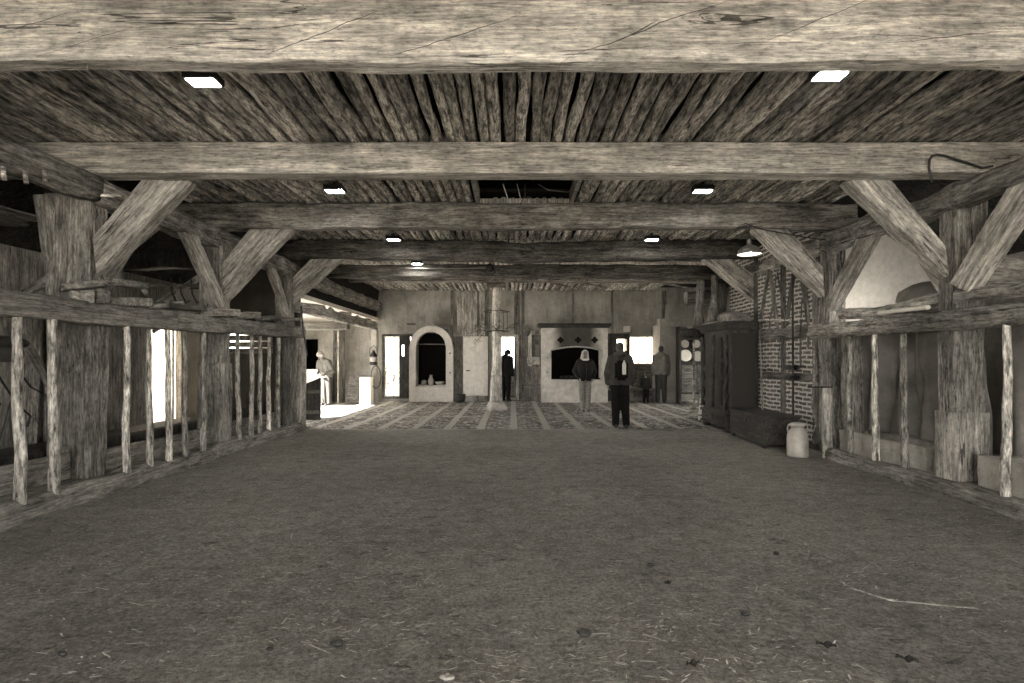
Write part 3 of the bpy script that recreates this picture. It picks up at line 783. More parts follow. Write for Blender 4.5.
# ceiling floodlights
def flood(x, y, lab):
    t = empty('ceiling_floodlight', (x, y, 3.66), 0, lab, 'ceiling light', 'small rectangular ceiling floodlights')
    bm = bmesh.new(); box(bm, -.13, .13, -.085, .085, -.03, .03, bev=.006)
    for k in range(7): box(bm, -.12+k*.036, -.11+k*.036, -.085, .085, .028, .05)
    part('housing', bm, M['black'], t)
    bm = bmesh.new(); box(bm, -.105, .105, -.065, .065, -.036, -.0305); part('diffuser', bm, M['lamp'], t, 'glowing white panel')
    bm = B(-.02, .02, -.02, .02, .045, .09); part('bracket', bm, M['iron'], t)
for x, y, lb in [(-2.48, 4.5, 'largest ceiling floodlight, on the left just behind the massive front beam'), (2.5, 4.4, 'flat ceiling floodlight on the right just behind the massive front beam'),
                 (-2.34, 7.4, 'ceiling floodlight left of the hatch behind the smooth pale beam'), (2.52, 7.4, 'ceiling floodlight right of the hatch behind the smooth pale beam'),
                 (-2.2, 10.4, 'tiny ceiling floodlight left, in front of the dark wavy beam'), (2.6, 10.4, 'tiny ceiling floodlight right, in front of the dark wavy beam'),
                 (-2.2, 13.0, 'farthest ceiling floodlight, left of the pulley'), (2.5, 14.6, 'ceiling floodlight hidden behind the fifth beam'),
                 (-2.4, 1.4, 'left ceiling floodlight above the viewer'), (2.4, 1.4, 'right ceiling floodlight above the viewer'),
                 (-2.4, -1.6, 'left ceiling floodlight behind the viewer'), (2.4, -1.6, 'right ceiling floodlight behind the viewer')]:
    flood(x, y, lb)

# pendant lamp
t = empty('pendant_lamp', (3.44, 8.12, 2.93), 0, 'enamel pendant lamp hanging on a cord below the spliced beam on the right', 'lamp')
bm = bmesh.new(); lathe(bm, [(.165, 0), (.165, .012), (.15, .06), (.115, .10), (.06, .125), (.035, .135), (.035, .2), (.02, .22), (.012, .22)], seg=28)
bm.faces.ensure_lookup_table(); bm.faces.remove([f for f in bm.faces if len(f.verts) > 4 and abs(f.calc_center_median().z) < .001][0])
part('lamp_shade', bm, plain('shade_grey', .07, .4, .4, noisy=.1), t, smooth=True)
bm = LB([(.158, .004), (.143, .058), (.11, .094), (.05, .118), (.01, .12)], seg=28)
bm.faces.remove([f for f in bm.faces if len(f.verts) > 4 and f.calc_center_median().z < .01][0])
part('inner_shade', bm, M['white'], t, 'white inside of the shade', smooth=True)
bm = bmesh.new(); ball(bm, (0, 0, .055), (.034, .034, .045)); part('bulb', bm, M['bulb'], t, smooth=True)
part('cord', TB([(0, 0, .22), (0, 0, .33), (.01, 0, .42)], .006), M['black'], t)
one('lamp_cable', TB([(3.45, 8.22, 3.37), (3.30, 8.22, 3.345), (3.42, 8.2, 3.40), (3.62, 8.22, 3.33), (4.3, 8.22, 3.20), (4.62, 8.22, 3.16)], .009), M['black'], 'thin electric cable running from the pendant lamp towards the right post', 'cable')

# cable on the pale beam, wires in the hatch, ironwork on the far beams
one('electric_cable', TB([at(932, 182, 5.72), at(929, 168, 5.72), at(929.5, 160, 5.72), at(932, 156, 5.72), at(937, 154.5, 5.72), at(944, 155.5, 5.73), at(955, 159, 5.75), at(968, 163, 5.75), at(982, 168, 5.74), at(993, 166, 5.7)], .012), M['black'],
    'black cable looping over the right end of the smooth pale beam', 'cable')
for i, (pts, lb) in enumerate([([(503, 184), (510, 205)], 'left straight pale wire hanging in the open ceiling hatch'), ([(517, 184), (521, 200)], 'short pale wire in the middle of the ceiling hatch'),
                  ([(525, 184), (525, 195), (520, 205)], 'bent dark wire hanging in the ceiling hatch'), ([(538, 184), (548, 190), (566, 192), (585, 190), (600, 186)], 'curved pale wire swinging out of the hatch to the right')]):
    one('wire', TB([at(x, y, 6.3+.5*i+.02*k) for k, (x, y) in enumerate(pts)], .006, 6), M['zinc'] if i != 2 else M['iron'], lb, 'wire')
t = empty('pulley', at(490, 262, 13.2), 0, 'small iron pulley with chain hanging on the far dark beam', 'pulley')
part('wheel', LB([(.02, -.025), (.10, -.025), (.085, 0), (.10, .025), (.02, .025)], seg=18, Mx=Matrix.Translation((0, -.12, -.16)) @ Matrix.Rotation(PI/2, 4, 'X')), M['black'], t, smooth=True)
bm = bmesh.new(); tube(bm, [(0, 0, .02), (0, 0, -.06)], .015); box(bm, -.02, .02, -.045, -.03, -.24, -.04); box(bm, -.02, .02, .03, .045, -.24, -.04); part('block', bm, M['black'], t)
for s in (-1, 1): part('chain', TB([(s*.1, 0, -.16), (s*.12, 0, -.25), (s*.05, 0, -.30), (0, 0, -.27)], .014), M['black'], t)
one('iron_rod', TB([at(405, 268, 13.2), at(450, 268.5, 13.2), at(486, 268, 13.2)], .012), M['zinc'], 'long thin rod fixed along the far dark beam left of the pulley', 'rod')
for i, (x, y, lb) in enumerate([(463, 266, 'small hook on the far dark beam left of the pulley'), (521, 265, 'small hook on the far dark beam right of the pulley')]):
    c = at(x, y, 13.22); one('hook', TB([c+V(0,0,.06), c, c+V(.03,-.02,-.04), c+V(.07,-.02,-.02)], .01), M['iron'], lb, 'hook')
for i, x in enumerate((88, 233, 468, 681)):
    c = at(x, 68, 3.62); one('nail_hook', TB([c+V(0,0,.04), c+V(0,-.01,0), c+V(.006,-.02,-.015), c+V(.014,-.02,-.004)], .0022, 6), M['zinc'],
        'tiny bent nail under the massive front beam, ' + ('leftmost of four', 'second from the left', 'third from the left', 'rightmost of four')[i], 'nail')

# ------------------------------------------------------------------ central column
cx = (496.5-512)/F*15.65
t = empty('column', (cx, 15.63, 0), 0, 'slender central column with a stone foot carrying the slim beam', 'column')
part('stone_foot', LB([(.30, -.02), (.31, .06), (.26, .16), (.21, .24), (.19, .25)], seg=10), M['stone'], t, 'rough pale stone block', smooth=True)
bm, Mx = hewn_bm(rect_z(.24, -.17, .17, -.16, .16), rect_z(.98, -.15, .15, -.15, .15), seed=5, amp=.01); bm.transform(Mx); part('shaft_foot', bm, wood('column_foot_wood', .42, 'Z', contrast=.5, var=0, knots=False), t, smooth=True)
bm, Mx = branch_bm((0, 0, .97), (.02, 0, 3.45), .14, .125, seed=4, bend=.03, seg=14, n=24, lump=.08); bm.transform(Mx)
part('shaft', bm, wood('column_wood', .5, 'Z', contrast=.7, var=0), t, 'pale peeled round trunk', smooth=True)
part('capital', B(-.24, .26, -.12, .12, 3.42, 3.555, bev=.015), M['beam'], t)
c = empty('hanging_hoop', (cx, 15.63, 2.20), 0, 'iron hoop ledge around the central column', 'hoop')
ring = [(.36*math.cos(a*PI/12), .30*math.sin(a*PI/12), 0) for a in range(25)]
part('hoop', TB(ring, .014), M['iron'], c); part('hoop', TB([(x, y, .55) for x, y, z in ring], .010), M['iron'], c)
for k in range(4):
    a = k*PI/2+.6; part('strut', TB([(.36*math.cos(a), .3*math.sin(a), 0), (.36*math.cos(a), .3*math.sin(a), .55), (.14*math.cos(a), .14*math.sin(a), .62)], .010), M['iron'], c)
def twig(name, base, tips, lab, seed, mat=None, leaves=40):
    rr = random.Random(seed); bm = bmesh.new()
    for tp in tips:
        b0 = Vector((0,0,0)); e = Vector(tp); mid = e*.5+V(rr.uniform(-.05,.05), rr.uniform(-.05,.05), .05)
        tube(bm, [b0, mid, e], [.012, .008, .004], 5)
        for j in range(leaves//len(tips)):
            q = b0.lerp(e, rr.uniform(.3, 1))+V(rr.gauss(0,.04), rr.gauss(0,.04), rr.gauss(0,.04))
            a = rr.uniform(0, 6.28); u = V(math.cos(a), math.sin(a), rr.uniform(-.5, .5))*.035; w_ = V(-math.sin(a), math.cos(a), .3)*.014
            bm.faces.new([bm.verts.new(q-u), bm.verts.new(q+w_), bm.verts.new(q+u), bm.verts.new(q-w_)])
    return one(name, bm, mat or M['branchm'], lab, 'branch', loc=base)
twig('dried_branch', (cx-.2, 15.3, 2.22), [(-.45, -.05, .12), (-.6, 0, -.12), (-.4, 0, -.38), (-.3, .0, .2)], 'dried leafy branch drooping left from the hoop on the column', 1, leaves=130)
twig('dried_branch', (cx+.25, 15.35, 2.25), [(.3, 0, .15), (.36, 0, .0)], 'small dried twig sticking out right of the column hoop', 2)
twig('dried_branch', (cx, 15.28, 2.23), [(-.1, 0, .1), (.15, 0, .08), (.1, 0, -.06)], 'dried herbs lying across the front of the column hoop', 3, leaves=60)

# ------------------------------------------------------------------ back wall furniture
def arch_panel(bm, x0, x1, z0, z1, y0, y1, ox0, ox1, oz0, top, outer=None, n=22):
    outer = outer or (lambda x: z1)
    xs = [x0+(ox0-x0)*i/4 for i in range(4)] + [ox0+(ox1-ox0)*i/n for i in range(n)] + [ox1+(x1-ox1)*i/4 for i in range(5)]
    for a, b in zip(xs, xs[1:]):
        m = (a+b)/2
        def slab(lo, ha, hb):
            if min(ha, hb) <= lo+1e-4 and max(ha, hb) <= lo+1e-4: return
            prism(bm, [(a, lo), (b, lo), (b, hb), (a, ha)], y0, y1)
        if ox0 < m < ox1:
            if oz0 > z0: slab(z0, oz0, oz0)
            ta, tb_ = top(max(a, ox0)), top(min(b, ox1))
            prism(bm, [(a, ta), (b, tb_), (b, outer(b)), (a, outer(a))], y0, y1)
        else: slab(z0, outer(a), outer(b))
    bmesh.ops.remove_doubles(bm, verts=bm.verts[:], dist=1e-4)
def px2(px): return (px-512)/F*(YB-.15)
t = empty('arched_alcove', (0, 0, 0), 0, 'round-arched alcove with a pale plaster surround on the back wall', 'alcove')
x0, x1, ox0, ox1 = px2(410), px2(453.5), px2(416.5), px2(446.5)
cxn = (x0+x1)/2; ro = (x1-x0)/2; cz = 1.4+(360-326)/F*18.85-ro; ri = (ox1-ox0)/2
bm = bmesh.new()
arch_panel(bm, x0, x1, 0, 2.5, YB-.32, YB, ox0, ox1, .52, lambda x: cz+math.sqrt(max(ri*ri-(x-(ox0+ox1)/2)**2, 0))*1.05, lambda x: cz+math.sqrt(max(ro*ro-(x-cxn)**2, 0)))
part('surround', bm, plaster('alcove_plaster', .5, .2, .4, .3), t)
part('shelf', B(ox0, ox1, YB-.05, YB+.3, 1.92, 1.95), M['old'], t)
part('frame', B(ox0-.02, ox1+.02, YB-.36, YB-.30, .49, .53), M['plaster'], t)
for z in (.95, 1.6): part('iron_hook', B(x1-.12, x1-.07, YB-.35, YB-.32, z, z+.05), M['iron'], t)
for nm, p, r, lb in (('jug', (431, 378), .10, 'dim jug standing in the arched alcove'), ('bowl', (440, 382), .16, 'shallow bowl at the right in the arched alcove'), ('loaf', (424, 381), .1, 'small rounded vessel at the left in the arched alcove')):
    q = ((p[0]-512)/F*19.1, 19.1, .53)
    prof = {'jug': [(.05, 0), (.10, .06), (.11, .16), (.06, .26), (.045, .32), (.055, .36)], 'bowl': [(.06, 0), (.14, .06), (.17, .13), (.16, .13), (.05, .02)], 'loaf': [(.04, 0), (.1, .04), (.1, .12), (.07, .17), (.02, .19)]}[nm]
    one('clay_pot' if nm == 'loaf' else nm, LB(prof, seg=16), M['stone'], lb, 'pot' if nm == 'loaf' else nm, loc=q, smooth=True)

# glazed door at the left, its dark leaf standing open
def leafdoor(name, x0, x1, y, z0, z1, mat, pane=None, panels=(), th=.05):
    bm = bmesh.new(); 
    if pane: wall_holes(bm, x0, x1, z0, z1, y-th, y, [pane], 'X')
    else: box(bm, x0, x1, y-th, y, z0, z1)
    o = struct(name, bm, mat)
    for (a, b, c, d) in panels:
        q = bmesh.new(); box(q, a, b, y-th-.015, y-th, c, d, bev=.006); struct('panel', q, mat, parent=o)
    return o
x0, x1, z0, z1 = bd1
fr = bmesh.new(); wall_holes(fr, x0-.06, x1+.05, z0-.05, z1+.06, YB-.05, YB+.04, [(x0, x1, z0, z1)], 'X'); struct('door_1', fr, M['old'])
bm = bmesh.new(); wall_holes(bm, x0, bx(399.5), z0, z1, YB+.02, YB+.06, [(x0+.05, bx(393), z0+.05, z1-.05), (bx(394.5), bx(398.5), z0+.05, z1-.05)], 'X')
d1 = struct('door_1', bm, M['plaster_white'])
struct('pane', B(x0+.05, bx(398.5), YB+.035, YB+.04, z0+.05, z1-.05), M['glass'], parent=d1)
d = leafdoor('door_2', bx(400), bx(410.5), YB-.02, z0, z1, M['dark_wood'], (bx(402.3), bx(404.6), bz(356), bz(345)))
struct('handle', B(bx(401), bx(402), YB-.12, YB-.07, 1.1, 1.14), M['iron'], parent=d)
# white panel door
xa, xb, za, zb = bx(463.5), bx(488), bz(395.5), bz(336.5)
pn = [(xa+.08, (xa+xb)/2-.03, za+.12, za+.78), ((xa+xb)/2+.03, xb-.08, za+.12, za+.78), (xa+.08, (xa+xb)/2-.03, za+1.12, zb-.12), ((xa+xb)/2+.03, xb-.08, za+1.12, zb-.12), (xa+.08, xb-.08, za+.86, za+1.04)]
d = leafdoor('door_3', xa, xb, YB-.06, za, zb, plain('white_door_paint', .55, .6, .2, noisy=.18, scale=7), None, pn)
struct('latch', B(xa+.10, xa+.22, YB-.14, YB-.11, 1.02, 1.06), M['iron'], parent=d)
# open door behind the column
x0, x1, z0, z1 = bd2
fr = bmesh.new(); wall_holes(fr, x0-.08, x1+.09, z0-.06, z1+.08, YB-.06, YB+.03, [(x0, x1, z0, z1)], 'X'); struct('door_4', fr, M['board'])
bm = bmesh.new(); box(bm, bx(505), x1, YB+.2, YB+.24, z0, bz(372)); box(bm, bx(505), bx(506), YB+.2, YB+.24, z0, bz(369)); struct('door_4', bm, M['old'])
# dark door with a little window, and the big window
bm = bmesh.new(); wall_holes(bm, bx(606.5), bx(629), bz(401), bz(333.5), YB-.07, YB, [bwin1], 'X')
d = struct('door_5', bm, M['dark_wood']); struct('pane', B(bwin1[0], bwin1[1], YB-.03, YB-.025, bwin1[2], bwin1[3]), M['glass'], parent=d)
x0, x1, z0, z1 = bwin2
bm = bmesh.new(); wall_holes(bm, x0-.05, x1+.05, z0-.06, z1+.05, YB-.04, YB+.05, [(x0, x1, z0, z1)], 'X'); d = struct('window_2', bm, M['plaster'])
struct('pane', B(x0, x1, YB+.1, YB+.105, z0, z1), M['glass'], parent=d)
for fx in (.33, .67): struct('glazing_bar', B(x0+(x1-x0)*fx-.012, x0+(x1-x0)*fx+.012, YB+.09, YB+.12, z0, z1), M['white'], parent=d)
bm = bmesh.new(); box(bm, x0-.06, x1+.1, YB-.05, YB-.002, .12, z0-.06); box(bm, x0-.06, x1+.1, YB-.07, YB-.04, .9, .95); struct('trim_5', bm, M['old'])
one('wall_box', B(0, .22, -.12, 0, 0, .2, bev=.01), M['plaster_white'], 'small pale box fixed above the bright back window', 'box', loc=(bx(623), YB-.002, bz(332)))
one('wall_bracket', B(-.14, .14, -.08, 0, 0, .05, bev=.008), M['iron'], 'small dark bracket on the wall left of the arched alcove', 'bracket', loc=(bx(411.5), YB-.002, bz(325)))

# hearth
t = empty('fireplace', (0, 0, 0), 0, 'whitewashed fireplace with a sooty arched mouth and three clover holes', 'fireplace')
hx0, hx1 = (541.5-512)/F*18.5, (607-512)/F*18.5; mx0, mx1 = (551-512)/F*18.5, (601-512)/F*18.5
zb_, zt_ = 1.4+(360-379.5)/F*18.5, 1.4+(360-352)/F*18.5; mc = (mx0+mx1)/2
n = NT('hearth_plaster')    # whitewash with a real soot stain above the mouth
g = n.n('ShaderNodeTexCoord'); s_ = n.n('ShaderNodeSeparateXYZ'); n.l(g.outputs['Object'], s_.inputs[0])
dx_ = n.math('ABSOLUTE', n.math('SUBTRACT', s_.outputs[0], mc)); nz1 = n.noise(g.outputs['Object'], 3, 5, .6)
e1 = n.bwramp(n.math('ADD', dx_, n.math('MULTIPLY', nz1, .3)), [(.62, 1), (.98, 0)]); e2 = n.bwramp(n.math('ADD', n.math('MULTIPLY', s_.outputs[2], .4), n.math('MULTIPLY', nz1, .04)), [(.655, 0), (.70, 1)])
base = n.ramp(n.noise(g.outputs['Object'], 5, 6, .7), [(.3, .34), (.7, .62)])
n.fin(n.mixc(n.math('MULTIPLY', n.math('MULTIPLY', e1, e2), .93), base, sep(.035)), n.bump(nz1, .4, .03), .9, .1)
bm = bmesh.new(); arch_panel(bm, hx0, hx1, 0, 2.5, 18.35, 18.62, mx0, mx1, zb_, lambda x: zt_+.12*(1-((x-mc)/((mx1-mx0)/2))**2)+.03)
for a, b in ((hx0, hx0+.2), (hx1-.2, hx1)): box(bm, a, b, 18.62, YB, 0, 2.5)
box(bm, hx0+.2, hx1-.2, 18.62, YB, 0, zb_-.02); box(bm, hx0+.2, hx1-.2, 18.62, YB, 2.35, 2.5)
part('chimney_breast', bm, n.m, t)
bm = bmesh.new(); box(bm, hx0-.12, hx1+.1, 18.22, YB, 2.5, 2.60, bev=.01); box(bm, hx0-.05, hx1+.05, 18.28, YB, 2.45, 2.5); part('mantel', bm, M['dark_woodY'], t, 'dark mantel board')
bm = bmesh.new(); arch_panel(bm, mx0-.03, mx1+.03, zt_-.2, 3, 18.32, 18.36, mx0, mx1, zt_-.2, lambda x: zt_+.12*(1-((x-mc)/((mx1-mx0)/2))**2)+.03, lambda x: zt_+.12*(1-((x-mc)/((mx1-mx0)/2))**2)+.075); part('arch_moulding', bm, M['plaster'], t)
for px in (560.5, 578, 594.5):
    bm = bmesh.new(); c = V((px-512)/F*18.35, 18.35, 1.4+(360-340)/F*18.35)
    for a in range(4): q = c+V(math.cos(a*PI/2), 0, math.sin(a*PI/2))*.06; lathe(bm, [(.05, -.012), (.05, .03)], seg=14, M=Matrix.Translation(q) @ Matrix.Rotation(PI/2, 4, 'X'))
    lathe(bm, [(.045, -.012), (.045, .031)], seg=12, M=Matrix.Translation(c) @ Matrix.Rotation(PI/2, 4, 'X')); part('clover_hole', bm, M['soot_and_dark'], t)  # black plugs give the holes their shade by colour
for z in (.98, 1.45): part('iron_stud', B(hx0+.16, hx0+.2, 18.33, 18.35, z, z+.04), M['iron'], t)
part('hearth_bed', B(mx0-.1, mx1+.1, 18.64, YB+.2, zb_-.02, zb_+.03), M['soot_and_dark'], t)
for k in range(3):
    q = V(1.62+k*.17, 18.75, zb_+.07); one('log', TB([q, q+V(.4, .1, .02)], [.045, .04], 10), M['dark_wood'], 'charred log in the fireplace mouth, ' + ('left', 'middle', 'right')[k] + ' of three', 'log')

# stool, wall rack, pot, bench
def stool(c, rz, wd, lab):
    t = empty('stool', c, rz, lab, 'stool')
    part('seat', B(-wd/2, wd/2, -.16, .16, .54, .60, bev=.012), M['old'], t)
    for sx in (-1, 1):
        for sy in (-1, 1): part('leg', TB([(sx*(wd/2-.12), sy*.1, .545), (sx*(wd/2-.02), sy*.17, 0)], [.03, .025]), M['old'], t)
stool(((531-512)/F*18.45, 18.4, .006), 0, .62, 'rough four-legged wooden stool left of the fireplace')
t = empty('wall_rack', (bx(531), YB-.06, 1.2), 0, 'old wooden rack with a carved head hanging left of the fireplace', 'wall rack')
part('board', B(-.10, .02, -.05, 0, 0, 1.25, bev=.01), M['board'], t); part('box', B(-.14, .28, -.2, -.05, .05, .30, bev=.01), M['board'], t)
bm = bmesh.new(); ball(bm, (-.14, -.1, 1.18), (.12, .07, .2)); part('carved_head', bm, M['old'], t, smooth=True)
part('side_board', B(.14, .28, -.05, 0, .3, 1.2, bev=.01), M['old'], t); part('shelf', B(-.2, .32, -.16, 0, 1.2, 1.24), M['old'], t)
one('iron_pot', LB([(.10, 0), (.16, .03), (.19, .14), (.18, .24), (.2, .27), (.17, .27), (.12, .05)], seg=20), M['black'], 'black iron pot on the floor right of the arched alcove', 'pot', loc=((460-512)/F*18.5, 18.5, .006), smooth=True)
t = empty('bench', ((642-512)/F*18.6, 18.62, .006), 0, 'low dark bench under the bright back window', 'bench')
part('seat', B(-.42, .42, -.16, .16, .40, .45, bev=.01), M['old'], t)
for sx in (-1, 1): part('leg', B(sx*.36-.03, sx*.36+.03, -.14, .14, 0, .4), M['old'], t)
part('stretcher', B(-.34, .34, -.02, .02, .15, .2), M['old'], t)

# ------------------------------------------------------------------ left side room
t = empty('white_cabinet', (-6.6, 18.3, .006), 0, 'white low cabinet behind the bending visitor', 'cabinet')
part('body', B(-.6, .62, -.25, .3, 0, 1.05, bev=.01), M['white'], t); part('top', B(-.64, .66, -.29, .32, 1.05, 1.09), M['white'], t)
part('door', B(-.55, -.01, -.27, -.25, .06, 1.0, bev=.006), M['white'], t); part('door', B(.03, .58, -.27, -.25, .06, 1.0, bev=.006), M['white'], t)
t = empty('white_plinth', ((367-512)/F*17.6, 17.55, .006), 0, 'narrow white display plinth beside the lintel pier', 'plinth')
part('body', B(-.17, .17, -.2, .2, 0, .86, bev=.008), M['white'], t); part('top', B(-.19, .19, -.22, .22, .86, .9, bev=.005), M['old'], t)
for i, (w_, h, z, lb) in enumerate([(.5, .3, .006, 'lower wooden crate stacked in the left side room'), (.42, .36, .31, 'middle wooden crate in the stack in the left side room'), (.38, .22, .68, 'topmost wooden crate in the stack in the left side room')]):
    bm = bmesh.new()
    for k in range(3): box(bm, -w_/2, w_/2, -.2, -.18, k*h/3+.01, (k+1)*h/3-.01); box(bm, -w_/2, w_/2, .18, .2, k*h/3+.01, (k+1)*h/3-.01); box(bm, -w_/2, -w_/2+.02, -.18, .18, k*h/3+.01, (k+1)*h/3-.01); box(bm, w_/2-.02, w_/2, -.18, .18, k*h/3+.01, (k+1)*h/3-.01)
    box(bm, -w_/2+.02, w_/2-.02, -.18, .18, 0, .02)
    for sx in (-1, 1): box(bm, sx*(w_/2-.04)-.02, sx*(w_/2-.04)+.02, -.22, -.2, 0, h)
    one('wooden_crate', bm, M['boardX'], lb, 'crate', loc=(-5.2+.03*i, 18.55, z))
post('timber_stud', -5.95, -5.72, 18.6, 18.8, 0, 2.7, 'upright timber dividing the left side room behind the bending visitor', 43, mat=M['old'])
bm = bmesh.new(); box(bm, -5.71, -5.66, 18.3, 18.95, 0, 2.7); struct('wall_partition', bm, M['board'])
t = empty('lantern', (at(373.5, 365, 17.7)), 0, 'black stable lantern hanging on the lintel pier', 'lantern')
part('body', LB([(.10, 0), (.12, .03), (.12, .30), (.09, .36), (.04, .42), (.04, .46)], seg=16), M['black'], t, smooth=True)
part('glass', LB([(.122, .10), (.128, .18), (.122, .26)], seg=16), M['zinc'], t, 'pale glass', smooth=True)
part('handle', TB([(-.11, 0, .3), (-.12, 0, .5), (0, 0, .62), (.12, 0, .5), (.11, 0, .3)], .01), M['black'], t)
cc = at(376, 377, 17.7)
one('hose_coil', TB([cc+V(.16*math.cos(a*.5), -.02*(a % 3), .36*math.sin(a*.5)) for a in range(26)], .014), M['iron'], 'coil of dark cord hanging below the lantern', 'coil')
t = empty('half_door', (-4.86, 13.05, .006), 0, 'dark half-height door standing open at the sunlit side room', 'gate')
pr = bmesh.new(); prism(pr, [(0, 0), (.40, 0), (.40, .98), (0, .82)], -.02, .02); part('panel', pr, M['dark_wood'], t)
part('batten', B(.02, .38, -.045, -.02, .14, .22), M['old'], t); part('batten', B(.02, .38, -.045, -.02, .62, .70), M['old'], t); part('hinge_post', B(-.07, 0, -.035, .035, 0, .9), M['old'], t)
one('iron_bar', TB([at(301, 306, 10.8), at(303, 330, 10.78), at(307.5, 356, 10.76)], [.02, .016, .012]), M['black'], 'dark iron bar hanging at the end of the left stall rail', 'bar')
for i, (px, py, L, a, lb) in enumerate([(318, 303, .5, .5, 'first short pale billet on the left lintel beam'), (331, 309, .4, -.3, 'second short pale billet on the left lintel beam'), (345, 312, .5, .7, 'third short pale billet on the left lintel beam'),
                               (357, 314, .35, -.5, 'fourth short pale billet on the left lintel beam'), (368, 317, .35, .2, 'last short pale billet on the left lintel beam')]):
    y = -4.33*F/(px-512); z = 2.56+.04; c = V(-4.33, y, z); u = V(math.sin(a)*.5, math.cos(a), 0)*L/2
    branch('wood_billet', c-u, c+u, .045, .05, M['brace'], lb, 'billet', 'billets on the left lintel', seed=300+i, n=6)

# ------------------------------------------------------------------ right: wardrobe
t = empty('wardrobe', (4.13, 10.72, 0), 0, 'tall dark carved wardrobe with twisted columns against the brick wall', 'wardrobe')
wd, dp, ht = 1.42, .60, 2.14
part('body', B(.03, dp, .04, wd-.04, .36, 2.0), M['dark_wood'], t)
part('side_panel', B(.10, dp-.06, .02, .04, .46, 1.92, bev=.006), plain('felt_grey_panel', .042, .9, .1, noisy=.15, scale=60), t, 'plain grey side panel')
bm = bmesh.new(); box(bm, -.02, dp, 0, wd, .12, .37, bev=.01); box(bm, -.05, dp, -.03, wd+.03, .33, .38, bev=.01); box(bm, -.05, dp, -.03, wd+.03, .10, .14, bev=.01); part('plinth', bm, M['dark_wood'], t)
for k in range(2): 
    dr = part('drawer', B(-.04, -.02, .10+k*.64, .68+k*.64, .16, .31, bev=.006), M['dark_woodY'], t)
    b_ = bmesh.new(); ball(b_, (-.055, .39+k*.64, .235), .018); part('knob', b_, M['iron'], dr, smooth=True)
for k, (x_, y_) in enumerate([(.06, .08), (.06, wd-.08), (dp-.08, .08), (dp-.08, wd-.08)]): part('bun_foot', LB([(.05, 0), (.08, .03), (.085, .07), (.05, .12)], (x_, y_, 0), 14), M['black'], t, smooth=True)
bm = bmesh.new(); prism(bm, [(-.10, 2.14), (-.10, 2.10), (-.04, 2.04), (.0, 1.98), (dp, 1.98), (dp, 2.14)], -.08, wd+.08, 'Y', M=Matrix(((1,0,0,0),(0,1,0,0),(0,0,1,0),(0,0,0,1)))); part('cornice', bm, M['dark_woodY'], t)
for k in range(2):
    y0 = .18+k*.55; dr = part('door', B(-.0, .03, y0, y0+.52, .42, 1.94, bev=.006), M['dark_wood'], t)
    for z0_, z1_ in ((.50, 1.02), (1.10, 1.36), (1.44, 1.86)):
        part('raised_panel', B(-.03, 0, y0+.07, y0+.45, z0_, z1_, bev=.014), M['dark_wood'], dr)
    b_ = bmesh.new(); ball(b_, (-.03, y0+(.5 if k == 0 else .02), 1.15), .018); part('knob', b_, M['iron'], dr, smooth=True)
for y_ in (.07, .71, wd-.07):
    bm = bmesh.new(); seg = 12; rings = []
    for i in range(70):
        z = .44+1.46*i/69; a0 = i*.42; ring = []
        for k in range(seg):
            th = 2*PI*k/seg; r_ = .04*(1+.32*math.cos(2*(th-a0*.5)))
            ring.append(bm.verts.new((.0+r_*math.cos(th)-.02+.008*math.cos(a0), y_+r_*math.sin(th)+.014*math.sin(a0), z)))
        rings.append(ring)
    for i in range(69):
        for k in range(seg): bm.faces.new((rings[i][k], rings[i][(k+1)%seg], rings[i+1][(k+1)%seg], rings[i+1][k]))
    bm.faces.new(rings[0][::-1]); bm.faces.new(rings[-1]); part('twisted_column', bm, M['dark_wood'], t, smooth=True)
# things on the wardrobe
bm = bmesh.new(); ball(bm, (0, 0, .13), (.27, .34, .15), 3); one('sack', bm, M['burlap'], 'rounded grey sack lying on top of the wardrobe', 'sack', loc=(4.5, 11.5, 2.13), smooth=True)
one('wooden_box', B(-.24, .24, -.15, .15, 0, .15, bev=.008), M['boardX'], 'shallow wooden box on the front corner of the wardrobe', 'box', loc=(4.38, 10.98, 2.142), rz=.25)
for i, (a, b, lb) in enumerate([((4.15, 10.75, 2.17), (4.72, 11.1, 2.17), 'thin pale lath sticking out over the near corner of the wardrobe'), ((4.1, 11.2, 2.165), (4.1, 12.0, 2.165), 'plank along the front edge on top of the wardrobe')]):
    bm, Mx = hewn_bm(rect_y(a[1], a[0]-.03, a[0]+.03, a[2]-.015, a[2]+.015) if i else rect_x(a[0], a[1]-.03, a[1]+.03, a[2]-.015, a[2]+.015), rect_y(b[1], b[0]-.03, b[0]+.03, b[2]-.015, b[2]+.015) if i else rect_x(b[0], b[1]-.03, b[1]+.03, b[2]-.015, b[2]+.015), seed=i, amp=.003, k=3)
    tag(mk('lath', bm, M['brace'], matrix=Mx), lb, 'lath')
branch('carved_post', (4.14, 12.35, 2.18), (4.16, 12.35, 3.15), .10, .08, M['old'], 'rough dark trunk piece standing beyond the wardrobe top, left one', 'post', seed=401, lump=.25)
branch('carved_post', (4.30, 12.05, 2.145), (4.36, 12.05, 3.22), .11, .06, M['post'], 'shaped pale trunk piece standing on the back of the wardrobe, right one', 'post', seed=402, lump=.3)
one('dresser_ledge', B(3.95, 4.8, 12.2, 12.6, 2.1, 2.17), M['old'], 'dark ledge board just beyond the wardrobe carrying the left trunk piece', 'ledge')
post('timber_post', 4.55, 4.75, 12.4, 12.6, 0, 3.1, 'dark post hidden behind the wardrobe', 44, mat=M['old'])
hewn('timber_block', rect_x(4.2, 13.4, 13.7, 2.75, 3.05), rect_x(5.0, 13.4, 13.7, 2.7, 3.1), M['old'], 'dark timber block between the far trunk pieces and the back corner', 'timber', seed=45)
